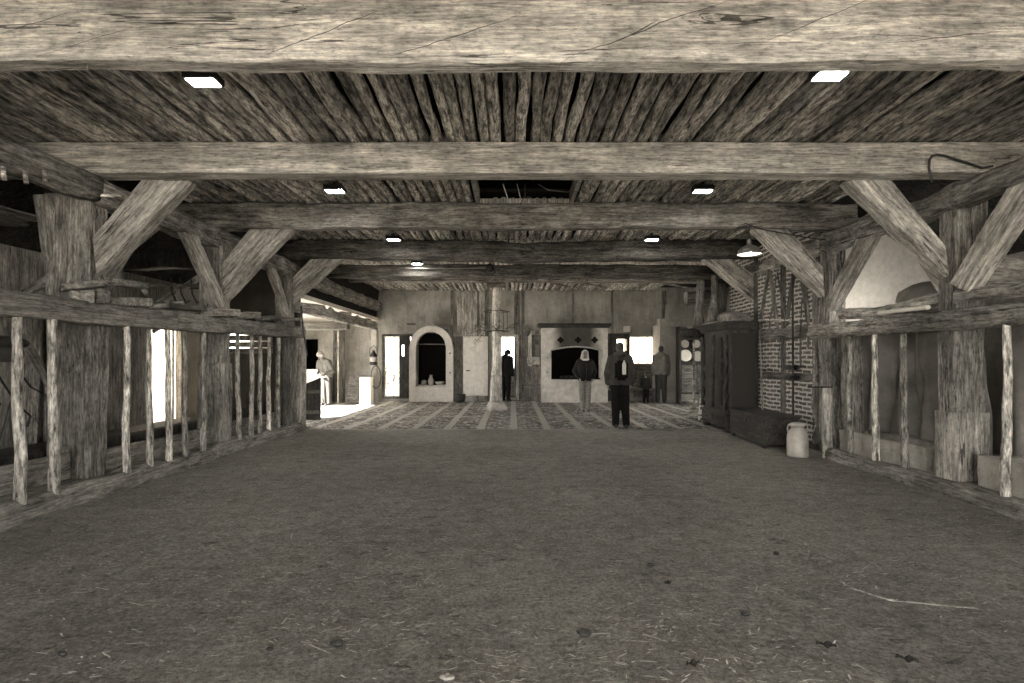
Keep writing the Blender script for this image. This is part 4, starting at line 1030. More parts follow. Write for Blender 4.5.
hewn('leaning_board', rect_z(2.72, 4.9, 5.15, 17.95, 18.0), rect_z(3.2, 5.0, 5.3, 18.2, 18.25), M['plaster'], 'pale tilted board standing on the right back lintel', 'board', seed=46, amp=.004)
for i, (p, q, lb) in enumerate([(at(542, 281, 16.5), at(570, 287, 15.9), 'pale bent pole under the ceiling right of the column'), (at(578, 281, 16.5), at(606, 288, 15.9), 'second pale pole hanging under the ceiling above the fireplace'), (at(645, 280, 16), at(690, 288, 15.9), 'long thin pale rod under the ceiling near the right back corner')]):
    branch('hanging_pole', p, q, .03, .025, M['stick'], lb, 'pole', seed=410+i)

# chest
t = empty('chest', (3.96, 8.86, .0), -.07, 'plain dark wooden chest standing in front of the brick wall', 'chest')
part('body', B(0, .56, 0, 1.6, .06, .46, bev=.008), M['dark_woodY'], t)
part('lid', B(-.02, .58, -.02, 1.62, .46, .51, bev=.01), M['dark_woodY'], t)
for x_ in (.03, .49):
    for y_ in (.03, 1.53): part('foot', B(x_, x_+.05, y_, y_+.05, 0, .06), M['black'], t)
part('base_moulding', B(-.015, .575, -.015, 1.615, .06, .1, bev=.005), M['dark_woodY'], t)
part('corner_batten', B(-.012, .04, -.012, .04, .1, .46), M['dark_woodY'], t)
part('lock_plate', B(-.012, 0, .75, .83, .34, .42), M['iron'], t)
part('handle', TB([(.2, -.01, .3), (.2, -.05, .27), (.36, -.05, .27), (.36, -.01, .3)], .01), M['iron'], t)

# milk churn with hose
cp = (4.13, 8.1, 0)
t = empty('milk_churn', cp, 0, 'dented grey metal milk churn beside the chest', 'milk churn')
part('body', LB([(.125, 0), (.14, .01), (.145, .04), (.142, .06), (.142, .28), (.135, .33), (.10, .39), (.085, .41), (.085, .44)], seg=28), M['zinc'], t, smooth=True)
part('lid', LB([(.09, .44), (.105, .45), (.11, .475), (.085, .49), (.05, .50), (.02, .50)], seg=24), M['zinc'], t, smooth=True)
for s in (-1, 1): part('handle', TB([(s*.08, 0, .43), (s*.13, 0, .47), (s*.15, 0, .41), (s*.13, 0, .35), (s*.125, 0, .34)], .010), M['zinc'], t)
one('rope', TB([V(*cp)+V(.03, -.02, .51), V(*cp)+V(.10, -.03, .40), V(*cp)+V(.20, -.05, .36), V(*cp)+V(.27, .0, .48), V(*cp)+V(.26, .1, .7), V(*cp)+V(.30, .15, .95), V(*cp)+V(.35, .2, 1.2), V(*cp)+V(.37, .25, 1.6)], .012), M['stick'], 'pale rope rising from the milk churn to the wall', 'rope')
hewn('board_post', rect_z(0, 4.44, 4.58, 7.98, 8.03), rect_z(1.0, 4.44, 4.58, 7.98, 8.03), M['brace'], 'short upright board at the end of the right stalls beside the milk churn', 'board', seed=47, amp=.004)
one('wall_bracket', B(4.25, 4.6, 8.04, 8.06, 1.0, 1.02), M['black'], 'thin iron arm above the short board by the milk churn', 'bracket')

# tools on the brick wall
t = empty('chimney_brush', (4.66, 9.28, 0), 0, 'long dark pole with two black brush heads on the brick wall', 'brush')
part('handle', TB([(.0, 0, .45), (-.01, 0, 3.0)], .018), M['dark_wood'], t)
for z in (1.12, 1.28):
    bm = bmesh.new(); rr = random.Random(int(z*100))
    for k in range(240):
        a = rr.uniform(0, 6.28); l = rr.uniform(.12, .25); q = V(0, rr.uniform(-.05, .05), z+rr.uniform(-.03, .03)); e = q+V(math.cos(a)*l*.35-.02, math.sin(a)*l*1.25, rr.uniform(-.05, .03))
        s_ = V(0, 0, .006); bm.faces.new([bm.verts.new(q-s_), bm.verts.new(q+s_), bm.verts.new(e)])
    part('brush_head', bm, M['black'], t)
for i, (a, b, r_, lb, nm, ct) in enumerate([
    ((4.45, 9.95, .515), (4.70, 10.62, 2.25), .016, 'thin pale stick leaning from the chest against the wardrobe', 'leaning_stick', 'stick'),
    ((4.68, 8.86, 1.6), (4.68, 8.98, 3.1), .02, 'wooden tool handle hanging beside the second right post', 'tool_handle', 'tool'),
    ((4.69, 9.55, 1.98), (4.69, 9.9, 2.95), .018, 'flail stick hanging high on the brick wall, slanting to the left', 'flail', 'tool'),
    ((4.69, 10.2, 1.98), (4.69, 9.95, 2.9), .018, 'flail stick hanging high on the brick wall, slanting to the right', 'flail', 'tool'),
    ((4.69, 9.1, 1.3), (4.69, 9.05, 2.4), .015, 'thin rod hanging on the brick wall right of the brush', 'rod', 'rod'),
    ((4.68, 10.6, 2.15), (4.68, 9.0, 2.06), .022, 'long level pole hung across the brick wall above its rail', 'level_pole', 'pole')]):
    branch(nm, a, b, r_, r_*.8, M['stick'] if i in (0, 5) else M['old'], lb, ct, seed=420+i, n=10, lump=.06)
for i, y in enumerate((9.72, 9.78, 9.84)):
    one('iron_tong', TB([(4.72, y, 1.82), (4.70, y+.02, 1.5), (4.71, y-.04+.04*i, 1.25)], .008), M['black'], 'iron tong hanging on the brick wall, ' + ('right', 'middle', 'left')[i] + ' of three', 'tongs')

# oven peel and butter churn beyond the wardrobe
t = empty('oven_peel', (4.32, 13.3, 0), 0, 'long-handled wooden peel standing upright on its flared blade beyond the wardrobe', 'peel')
part('handle', TB([(0, 0, .3), (0, .0, 1.85)], [.03, .026]), M['brace'], t)
bm = bmesh.new(); prism(bm, [(-.2, 0), (.16, 0), (.05, .3), (.03, .4), (-.03, .4), (-.06, .3)], -.02, .02); part('blade', bm, M['brace'], t)
t = empty('butter_churn', (4.52, 13.1, 0), 0, 'tapering grey butter churn standing right of the oven peel', 'churn')
part('staves', LB([(.15, 0), (.16, .02), (.12, .55), (.11, .60)], seg=20), M['board'], t, smooth=True)
for z, r_ in ((.1, .158), (.35, .14), (.52, .128)): part('hoop', LB([(r_, 0), (r_, .03)], (0, 0, z), 20), M['iron'], t)
part('lid', LB([(.12, .6), (.12, .63), (.03, .66)], seg=20), M['board'], t); part('plunger', TB([(0, 0, .65), (0, 0, .95)], .015), M['brace'], t)

# dresser with plates in the right back corner
t = empty('dresser', (5.75, 17.75, .006), 0, 'dark open dresser holding plates in the right back corner', 'dresser')
bm = bmesh.new(); box(bm, -.5, -.44, -.2, .2, 0, 2.42); box(bm, .56, .62, -.2, .2, 0, 2.42); box(bm, -.44, .56, .17, .2, .3, 2.42); box(bm, -.5, .62, -.22, .2, 2.36, 2.44); part('case', bm, M['dark_wood'], t)
for z in (.32, 1.28, 1.30, 1.72, 2.05): part('shelf', B(-.44, .56, -.18, .17, z, z+.03), M['dark_woodY'], t)
for k in range(2):
    d_ = part('door', B(-.42+k*.49, .04+k*.49, -.2, -.18, .38, 1.24, bev=.005), M['old'], t); part('raised_panel', B(-.36+k*.49, -.02+k*.49, -.215, -.2, .46, 1.16, bev=.006), M['old'], d_)
for i, (x, z, r_, lb) in enumerate([(-.24, 1.35, .19, 'large bright plate, lower left on the dresser'), (.14, 1.35, .17, 'dimmer plate, lower right on the dresser'), (-.26, 1.78, .13, 'grey plate, upper left on the dresser'), (.10, 1.78, .13, 'grey plate, upper right on the dresser')]):
    Mx = Matrix.Rotation(PI/2-.12, 4, 'X')
    one('plate', LB([(.05, 0), (r_*.6, .005), (r_, .03), (r_*.98, .036), (r_*.6, .014), (.02, .01)], seg=28, Mx=Mx), M['white'] if i == 0 else M['zinc'], lb, 'plate', loc=(5.75+x, 17.80, z+r_), group='plates on the dresser', smooth=True)
one('stone_bowl', LB([(.1, 0), (.16, .08), (.17, .14), (.14, .14), (.06, .03)], seg=18), M['stone'], 'pale bowl on the floor in front of the dresser', 'bowl', loc=(5.55, 17.3, .006), smooth=True)

# ------------------------------------------------------------------ hanging sacking and granite troughs on the right
def curtain(x, y0, y1, z0, z1, lab, seed):
    bm = bmesh.new(); nu, nv = 60, 16; rows = []
    for j in range(nv+1):
        v = j/nv; row = []
        for i in range(nu+1):
            u = i/nu; y = y0+(y1-y0)*u
            f = (.035+.06*v)*math.sin(u*(y1-y0)*13+seed+1.4*nz((u*3, v*1.2, 0), 1, seed))+.05*nz((u*4, v*2, 0), 1.2, seed)
            row.append(bm.verts.new((x+f, y+.03*math.sin(v*5+u*20), z1+(z0-z1)*v+.04*math.sin(u*9+seed)*v)))
        rows.append(row)
    for j in range(nv):
        for i in range(nu): bm.faces.new((rows[j][i], rows[j][i+1], rows[j+1][i+1], rows[j+1][i]))
    o = one('sacking_curtain', bm, M['burlap'], lab, 'curtain', smooth=True); m_ = o.modifiers.new('thick', 'SOLIDIFY'); m_.thickness = .008; return o
curtain(5.2, 6.2, 7.18, .3, 1.80, 'folded sacking curtain hanging behind the three right stall poles, nearer half', 1)
curtain(5.2, 7.24, 8.6, .2, 1.80, 'folded sacking curtain hanging beside the second right post', 2)
curtain(5.25, 3.2, 6.0, .2, 1.82, 'plain sacking curtain at the right picture edge behind the granite trough', 3)
hewn('side_board', rect_z(.15, 4.66, 4.7, 7.45, 7.9), rect_z(1.75, 4.66, 4.7, 7.5, 7.95), M['post'], 'weathered wide board behind the farthest right stall pole', 'board', seed=48, amp=.012, cham=.008)
hewn('curtain_rod', rc(5.2, 2, 1.82, 1.86, .05), rc(5.2, 8.6, 1.82, 1.86, .05), M['old'], 'wooden lath carrying the sacking curtains', 'lath', seed=49, amp=.003, k=3)
def trough(y0, y1, x0, x1, z1, lab, seed):
    bm = bmesh.new(); box(bm, x0, x0+.09, y0, y1, .05, z1); box(bm, x1-.09, x1, y0, y1, .05, z1); box(bm, x0+.09, x1-.09, y0, y0+.1, .05, z1); box(bm, x0+.09, x1-.09, y1-.1, y1, .05, z1); box(bm, x0+.09, x1-.09, y0+.1, y1-.1, .05, z1-.18)
    bmesh.ops.remove_doubles(bm, verts=bm.verts[:], dist=1e-4)
    bmesh.ops.subdivide_edges(bm, edges=bm.edges[:], cuts=7, use_grid_fill=True)
    for v in bm.verts: v.co += Vector((nz(v.co, 4, seed), nz(v.co, 4, seed+1), nz(v.co, 4, seed+2)))*.012
    return one('granite_trough', bm, M['stone'], lab, 'trough', smooth=False)
trough(6.25, 7.9, 4.62, 5.05, .42, 'rough granite feeding trough behind the three right stall poles', 1)
trough(3.6, 5.55, 4.62, 5.1, .45, 'rough granite feeding trough at the right picture edge', 2)
# left feeding boards
hewn('feeding_board', rc(-4.52, 3.4, .1, .48, .07), rc(-4.52, 5.68, .1, .46, .07), M['rail'], 'wide plank of the feeding trough left of the nearest left post', 'board', seed=50, amp=.008, cham=.01)
hewn('feeding_board', rc(-4.48, 6.1, .1, .42, .07), rc(-4.45, 8.2, .1, .42, .07), M['rail'], 'wide plank of the feeding trough between the first two left posts', 'board', seed=51, amp=.008, cham=.01)
hewn('feeding_board', rc(-4.42, 8.56, .1, .44, .07), rc(-4.36, 10.8, .1, .44, .07), M['rail'], 'wide plank of the feeding trough beyond the second left post', 'board', seed=52, amp=.008, cham=.01)
hewn('stall_floor_beam', rc(-5.1, 3.2, .02, .5, .5), rc(-5.1, 10.8, .02, .45, .5), M['dark_wood'], 'dark manger ledge running behind the left feeding boards', 'manger', seed=53, amp=.01, step=.3)
hewn('stall_end_board', rect_z(.1, -4.36, -4.12, 11.15, 11.22), rect_z(2.0, -4.34, -4.12, 11.15, 11.22), M['brace'], 'pale upright board closing the end of the left stalls', 'board', seed=54, amp=.006, cham=.01)
hewn('stall_end_board', rect_z(.1, -4.44, -4.18, 10.5, 10.6), rect_z(1.84, -4.44, -4.2, 10.5, 10.6), M['old'], 'wide dark board just before the third left post', 'board', seed=55, amp=.006, cham=.01)

# left stall contents
for i, (y0, y1, z1, lb) in enumerate([(7.55, 7.85, 2.0, 'upright pale board behind the nearest stall pole, left one'), (8.0, 8.25, 2.05, 'upright pale board behind the two nearest stall poles, right one')]):
    hewn('leaning_plank', rect_z(.02, -6.72, -6.66, y0, y1), rect_z(z1, -6.72, -6.66, y0+.1, y1+.1), M['brace'], lb, 'plank', seed=440+i, amp=.004, cham=.008)
hewn('leaning_plank', rect_z(.02, -6.3, -6.25, 8.3, 8.45), rect_z(1.75, -6.6, -6.55, 7.4, 7.55), M['old'], 'dark plank leaning aslant behind the nearest stall poles', 'plank', seed=442, amp=.004, cham=.008)
t = empty('pack_saddle', (-4.75, 5.2, 1.50), 0, 'dark leather pack saddle hanging under the left stall rail', 'saddle')
bm = bmesh.new(); ball(bm, (0, 0, .06), (.10, .30, .07), 3); part('seat', bm, M['black'], t, smooth=True)
bm = bmesh.new(); ball(bm, (.03, 0, -.03), (.05, .22, .09), 3); part('flap', bm, M['iron'], t, smooth=True)
part('strap', TB([(.04, -.15, 0), (.05, -.22, -.5), (.02, -.05, -.95), (.04, .1, -.4), (.04, .15, 0)], .014), M['black'], t)
for i, (a, b, lb) in enumerate([(V(-4.7, 4.75, 1.62), V(-4.7, 5.1, .9), 'left dark harness strap hanging in the nearest left stall'), (V(-4.72, 5.0, 1.5), V(-4.72, 5.45, .75), 'middle dark harness strap hanging in the nearest left stall'), (V(-4.7, 5.1, 1.62), V(-4.7, 5.6, .95), 'right dark harness strap hanging in the nearest left stall')]):
    m_ = (a+b)/2+V(0, .12, -.15); one('harness_strap', TB([a, a.lerp(m_, .5)+V(0, .02, -.05), m_, b+V(0, .04, .1), b], .013, flat=.5), M['black'], lb, 'strap')
bm = bmesh.new(); tube(bm, [(.16*math.cos(a*PI/8), .26*math.sin(a*PI/8)*1.0, .0) for a in range(17)], .045, 10, M=Matrix.Rotation(1.2, 4, 'Y')); one('horse_collar', bm, M['black'], 'dark horse collar lying low behind the nearest left stall pole', 'collar', loc=(-4.85, 4.95, .72), smooth=True)
# objects lying on the left rail
def onrail(name, px0, py0, px1, py1, d0, d1, h, w_, lab, seed, mat='rail', amp=.012, cat='plank', dx=0):
    a, b = at(px0, py0, d0), at(px1, py1, d1); a.x += dx; b.x += dx
    dr = (b-a); sd = V(dr.y, -dr.x, 0).normalized()*w_/2; up = V(0, 0, h/2)
    hewn(name, [a-sd-up, a+sd-up, a+sd+up, a-sd+up], [b-sd-up, b+sd-up, b+sd+up, b-sd+up], M[mat], lab, cat, seed=seed, amp=amp, cham=.012, step=.07)
t = empty('wooden_yoke', (0, 0, 0), 0, 'long bowed wooden yoke on blocks, lying on the rail by the nearest left post', 'yoke')
def yk(nm, p, q, h, w_, sd_, m_='brace'):
    a, b = at(*p), at(*q); dr = b-a; s_ = V(dr.y, -dr.x, 0).normalized()*w_/2; up = V(0, 0, h/2)
    bm, Mx = hewn_bm([a-s_-up, a+s_-up, a+s_+up, a-s_+up], [b-s_-up, b+s_-up, b+s_+up, b-s_+up], seed=sd_, amp=.01, cham=.01); bm.transform(Mx); part(nm, bm, M[m_], t, smooth=True)
yk('beam', (62, 287.5, 5.45), (112, 282, 5.65), .075, .12, 1, 'rail'); yk('beam', (110, 282, 5.65), (146, 287, 6.1), .07, .12, 2, 'rail')
yk('block', (71, 297, 5.5), (95, 297, 5.6), .12, .1, 3); yk('block', (98, 296, 5.6), (106, 296, 5.7), .16, .08, 4, 'old'); yk('peg', (140, 285, 6.0), (146, 294, 6.1), .05, .04, 5); yk('lower_beam', (107, 301, 5.9), (148, 303, 6.5), .09, .1, 6)
onrail('hewn_plank', 122, 309, 178, 303, 6.2, 7.1, .05, .12, 'pale pointed slat lying on the left rail', 460, 'brace', dx=.02)
onrail('hewn_plank', 160, 304, 203, 309, 6.8, 7.7, .07, .2, 'dark hewn plank on the rail left of the second post', 461, 'old', dx=.03)
onrail('hewn_plank', 203, 312, 232, 312, 7.6, 8.6, .11, .16, 'thick pale plank end on the rail in front of the second left post', 462, 'brace', dx=.05)
onrail('hewn_plank', 230, 316, 254, 315, 8.55, 9.4, .10, .14, 'plank with a rounded end on the rail beyond the second left post', 463, 'rail', dx=.05)
onrail('hewn_plank', 256, 318, 272, 317.5, 9.5, 10.1, .07, .14, 'short plank with a light edge on the far left rail', 464, 'rail', dx=.05)
onrail('hewn_plank', 275, 320, 294, 319, 10.2, 11.0, .06, .14, 'last narrow plank at the end of the far left rail', 465, 'rail', dx=.05)
# aisle clutter above the left rail
hewn('loft_board', rect_y(3.6, -5.9, -5.6, 2.86, 2.9), rect_y(6.5, -5.9, -5.6, 2.95, 2.99), M['old'], 'outer loose loft board over the left aisle', 'board', seed=470, amp=.004)
hewn('loft_board', rect_y(3.6, -5.5, -5.1, 2.84, 2.88), rect_y(6.2, -5.5, -5.1, 2.93, 2.97), M['beam'], 'inner loose loft board over the left aisle beside the pegs', 'board', seed=471, amp=.004)
for i, (px, py) in enumerate([(3, 174), (25, 183), (44, 186)]):
    c = at(px, py, 4.6+.35*i); c.x = -4.24; c.y = -4.24*F/(px-512); one('wooden_peg', TB([c+V(0, 0, .08), c+V(.01, 0, -.03)], [.02, .018]), M['stick'], 'stout wooden peg in the left plate beam, ' + ('nearest', 'middle', 'farthest')[i] + ' of three', 'peg')
one('wooden_peg', TB([V(-4.6, 5.7, 3.10), V(-4.1, 5.9, 3.12)], [.02, .018]), M['stick'], 'pale peg lying on the head of the nearest left post', 'peg')
for i, (px, lb) in enumerate(((171, 'left curved iron hook hanging above the left rail'), (180, 'middle long iron hook hanging above the left rail'), (191, 'right iron hook hanging above the left rail'))):
    p = at(px, 278, 8.9); one('iron_hook', TB([p, p+V(.02, 0, -.25), p+V(.10, 0, -.40), p+V(.16, 0, -.36)], .014), M['black'], lb, 'hook')
hewn('hanging_shelf', rect_x(-5.85, 8.8, 9.0, 2.58, 2.61), rect_x(-4.7, 8.8, 9.0, 2.56, 2.59), M['rail'], 'thin dark shelf board carrying the iron hooks in the left aisle', 'shelf', seed=472, amp=.003)
hewn('hanging_shelf', rect_x(-6.3, 8.9, 9.1, 2.84, 3.14), rect_x(-4.7, 8.9, 9.1, 2.86, 3.16), M['dark_wood'], 'wide dark board high in the left aisle behind the hooks', 'board', seed=473, amp=.02)
bm = bmesh.new(); box(bm, -5.7, -5.0, 9.5, 9.55, 2.2, 2.6); one('pale_panel', bm, M['plaster'], 'pale cracked panel seen behind the iron hooks in the left aisle', 'panel')
# objects on the right rail
hewn('hewn_plank', rect_y(4.0, 4.50, 4.68, 1.96, 2.05), rect_y(5.72, 4.50, 4.66, 1.97, 2.10), M['post'], 'long gnarled plank on the rail right of the nearest right post', 'plank', seed=480, amp=.03, cham=.03)
hewn('hewn_plank', rect_y(6.06, 4.6, 4.76, 1.97, 2.10), rect_y(7.9, 4.58, 4.74, 1.97, 2.12), M['brace'], 'pale rough log slab on the rail below the bright plaster', 'plank', seed=481, amp=.03, cham=.03)
hewn('white_lath', rect_y(6.1, 4.50, 4.56, 1.95, 2.0), rect_y(6.9, 4.50, 4.56, 1.955, 2.005), M['white'], 'short white lath on the rail just left of the nearest right post', 'lath', seed=482, amp=.002)
bm = bmesh.new(); ball(bm, (0, 0, 0), (.34, .4, .26), 3)
for v in bm.verts: v.co += v.co.normalized()*nz(v.co, 3, 9)*.05
one('grain_sack', bm, M['burlap'], 'slumped sack behind the rail in front of the bright plaster', 'sack', loc=(5.45, 7.3, 2.18), smooth=True)
one('sack_shelf', B(5.0, 6.6, 6.5, 8.6, 1.88, 1.93), M['old'], 'board shelf behind the right rail carrying the slumped sack', 'shelf')
hewn('aisle_beam', rect_x(4.95, 5.9, 6.1, 2.15, 2.5), rect_x(7.2, 5.9, 6.1, 2.15, 2.5), M['rail'], 'wide grey plank across the right aisle beside the leaning brace', 'beam', seed=483, amp=.006)
t = empty('aisle_lamp', (5.3, 7.95, 1.975), 0, 'small bare bulb standing on the shelf below the bright plaster', 'lamp')
bm = bmesh.new(); ball(bm, (0, 0, 0), (.03, .03, .04)); part('bulb', bm, M['bulb2'], t, smooth=True); part('socket', LB([(.03, -.045), (.03, -.038), (.012, -.03)], seg=12), M['black'], t)

# ------------------------------------------------------------------ floor litter
rr = random.Random(5)
bm = bmesh.new()
for k in range(9000):
    y = 2.3+9*rr.random()**1.6; x = rr.gauss(.9, 2.6) if rr.random() < .6 else rr.uniform(-4, 4.3)
    if not -4.0 < x < 4.3: continue
    if nz((x, y, 0), .7, 8) < rr.uniform(-.5, .12): continue
    z = fz(x, y)+.006; L = rr.uniform(.005, .024) if rr.random() < .96 else rr.uniform(.03, .07); a = rr.uniform(-.7, .7) if rr.random() < .7 else rr.uniform(0, 3.1); w_ = rr.uniform(.0016, .005)
    u = V(math.cos(a), math.sin(a), rr.uniform(-.1, .1))*L; s_ = V(-math.sin(a), math.cos(a), 0)*w_
    q = V(x, y, z); bm.faces.new([bm.verts.new(q-u-s_), bm.verts.new(q+u-s_*.6), bm.verts.new(q+u+s_*.6), bm.verts.new(q-u+s_)]); bm.faces.ensure_lookup_table()
tag(mk('straw_litter', bm, plain('straw', .52, .8, .2, noisy=.4)), 'pale chopped straw scattered over the earthen floor', 'straw', kind='stuff')
def clod(px, py, s, lab, mat, nm='earth_clod', cat='clod'):
    d = 1.4*F/(py-360); c = at(px, py, d); bm = bmesh.new(); ball(bm, (0, 0, 0), (s, s*.6, s*.45), 3)
    for v in bm.verts: v.co += v.co.normalized()*nz(v.co*8, 3, px)*s*.5
    one(nm, bm, M[mat], lab, cat, loc=(c.x, d, fz(c.x, d)+s*.38), smooth=True)
for a in [(585, 635, .04, 'dark clod on the floor, bottom centre', 'black'), (337, 645, .03, 'dark clod on the floor, bottom left of centre', 'black'), (62, 655, .026, 'dark clod on the floor in the lower left corner', 'black'),
          (270, 650, .02, 'small dark clod left of the bottom centre clods', 'black'), (386, 550, .02, 'small dark clod on the middle of the floor', 'black'), (651, 566, .024, 'dark clod on the floor below the men', 'black'), (776, 554, .024, 'flat dark clod on the right half of the floor', 'black'), (447, 678, .03, 'pale-edged clod at the very bottom', 'stone'), (746, 614, .024, 'flat dark clod on the lower right floor', 'black')]: clod(*a)
def leaf(px, py, L, a, lab):
    d = 1.4*F/(py-360); c = at(px, py, d); bm = bmesh.new(); n_ = 8; top = []
    for s in (-1, 1):
        top.append([V((i/n_-.5)*L, s*L*.22*math.sin(PI*i/n_)*(1+.2*math.sin(i*2.1)), .012+.012*math.sin(i*1.3+s)) for i in range(n_+1)])
    mid = [bm.verts.new(V((i/n_-.5)*L, 0, .004+.004*math.sin(i))) for i in range(n_+1)]
    for s in range(2):
        e = [bm.verts.new(v) for v in top[s]]
        for i in range(n_): bm.faces.new((mid[i], mid[i+1], e[i+1], e[i]))
    o = one('dried_leaf', bm, M['leaf'], lab, 'leaf', loc=(c.x, d, fz(c.x, d)+.016), rz=a); m_ = o.modifiers.new('t', 'SOLIDIFY'); m_.thickness = .002
leaf(907, 663, .09, -.5, 'dark curled dried leaf in the lower right corner'); leaf(693, 669, .07, .3, 'dark crumpled dried leaf at the bottom right of centre'); leaf(826, 648, .09, -.3, 'pale dried leaf on the lower right floor'); leaf(668, 585, .05, .4, 'small dried leaf on the floor right of centre')
one('twig', TB([V(*at(802, 538, 1.4*F/178).xy, .014), V(*at(812, 560, 1.4*F/200).xy, .014), V(*at(850, 590, 1.4*F/230).xy, .014), V(*at(890, 603, 1.4*F/243).xy, .016), V(*at(990, 612, 1.4*F/252).xy, .012)], [.003, .006, .006, .005, .003], 6), M['stick'], 'long pale twig lying across the right floor', 'twig')
one('twig', TB([V(*at(735, 645, 1.4*F/285).xy, .006), V(*at(743, 666, 1.4*F/306).xy, .008)], [.0015, .002], 6), M['iron'], 'tiny dark twig on the floor at the bottom right', 'twig')

# ------------------------------------------------------------------ outside
def shrub(c, r, lab, seed, n_=500):
    rr = random.Random(seed); t = empty('shrub', c, 0, lab, 'shrub'); bm = bmesh.new()
    for k in range(n_):
        v = V(rr.gauss(0, 1), rr.gauss(0, 1), rr.gauss(0, 1)).normalized()*rr.uniform(.5, 1); q = V(v.x*r, v.y*r, r*.9+v.z*r*.85); a = rr.uniform(0, 6.28)
        u = V(math.cos(a), math.sin(a), rr.uniform(-1, 1))*.07; w_ = V(-math.sin(a), math.cos(a), rr.uniform(-.5, .5))*.035
        bm.faces.new([bm.verts.new(q-u), bm.verts.new(q+w_), bm.verts.new(q+u), bm.verts.new(q-w_)])
    part('foliage', bm, M['leaf'], t); part('stem', TB([(0, 0, 0), (.03, 0, r*1.2)], [.04, .02]), M['branchm'], t)
shrub((-6.1, 27, -.03), .75, 'bushy green shrub seen outside through the glazed door', 3); shrub((-4.7, 25.5, -.03), .5, 'smaller shrub outside the glazed door, beside the bushy one', 4, 300)
# ------------------------------------------------------------------ people
M['skin'] = plain('skin', .21, .55, .3, noisy=.08, bump=.05)
M['jacket_dark'] = plain('dark_jacket_cloth', .018, .85, .15, noisy=.35, scale=12)
M['jacket_mid'] = plain('grey_jacket_cloth', .045, .85, .15, noisy=.3, scale=12)
M['parka'] = plain('parka_cloth', .15, .9, .1, noisy=.25, scale=10)
M['coat'] = plain('light_coat_cloth', .11, .9, .1, noisy=.2, scale=8)
M['jeans'] = plain('washed_jeans', .20, .9, .1, noisy=.3, scale=14)
M['black_cloth'] = plain('black_cloth', .008, .9, .1, noisy=.3)
M['trousers'] = plain('dark_trousers', .05, .9, .1, noisy=.3)
M['hair_dark'] = plain('dark_hair', .03, .5, .4, noisy=.5, scale=60)
M['hair_blond'] = plain('blond_hair', .5, .5, .4, noisy=.3, scale=50)
M['shoe'] = plain('shoe_leather', .03, .5, .4)
M['cap_cloth'] = plain('knitted_cap', .25, .9, .1)
M['pale_cloth'] = plain('pale_cloth', .6, .9, .1, noisy=.1)

def capsule(bm, a, b, ra, rb, seg=14, flat=1.0):
    a, b = Vector(a), Vector(b); d = (b-a); L = max(d.length, 1e-4); d.normalize()
    pts, rr = [], []
    for t in (-.98, -.8, -.5, 0): pts.append(a+d*t*ra); rr.append(ra*math.sqrt(max(1-t*t, .02)))
    for t in (.25, .5, .75): pts.append(a.lerp(b, t)); rr.append(ra+(rb-ra)*t)
    for t in (0, .5, .8, .98): pts.append(b+d*t*rb); rr.append(rb*math.sqrt(max(1-t*t, .02)))
    tube(bm, pts, rr, seg, flat=flat)
def fused(name, bm, mat, parent, vox=.014, label=None, smooth=4):
    o = part(name, bm, mat, parent, label, smooth=True)
    m_ = o.modifiers.new('fuse', 'REMESH'); m_.mode = 'VOXEL'; m_.voxel_size = vox; m_.use_smooth_shade = True
    s_ = o.modifiers.new('soft', 'SMOOTH'); s_.factor = .5; s_.iterations = smooth
    return o
def hand(bm, w_, d, H, curl=.5, side=1, thumb=None):
    """w_: wrist point, d: hand direction; four unequal bent fingers and a thumb leaving the side of the palm"""
    d = Vector(d).normalized(); fwd = V(0, -1, 0); fwd = (fwd-d*fwd.dot(d)).normalized(); nrm = d.cross(fwd)*side   # palm faces inwards
    palm = w_+d*.055*H
    for k in range(4):
        off = fwd*(.0165-.011*k)*H*1.0
        capsule(bm, w_+off*.6, w_+d*.055*H+off, .012*H, .009*H, 8)
        L = (.040, .046, .042, .033)[k]*H; p0 = w_+d*.056*H+off; p1 = p0+(d*math.cos(curl*.6)+nrm*math.sin(curl*.6))*L*.5; p2 = p1+(d*math.cos(curl*1.4)+nrm*math.sin(curl*1.4))*L*.35; p3 = p2+(d*math.cos(curl*2)+nrm*math.sin(curl*2))*L*.25
        for a, b, r1, r2 in ((p0, p1, .0062, .0056), (p1, p2, .0056, .0052), (p2, p3, .0052, .0044)): capsule(bm, a, b, r1*H, r2*H, 8)
    t0 = w_+d*.018*H+fwd*.016*H; t1 = t0+(d*.6+fwd*.8).normalized()*.026*H; t2 = t1+(d*.95+fwd*.2+nrm*.2).normalized()*.022*H
    capsule(bm, t0, t1, .0078*H, .0065*H, 8); capsule(bm, t1, t2, .0065*H, .005*H, 8)

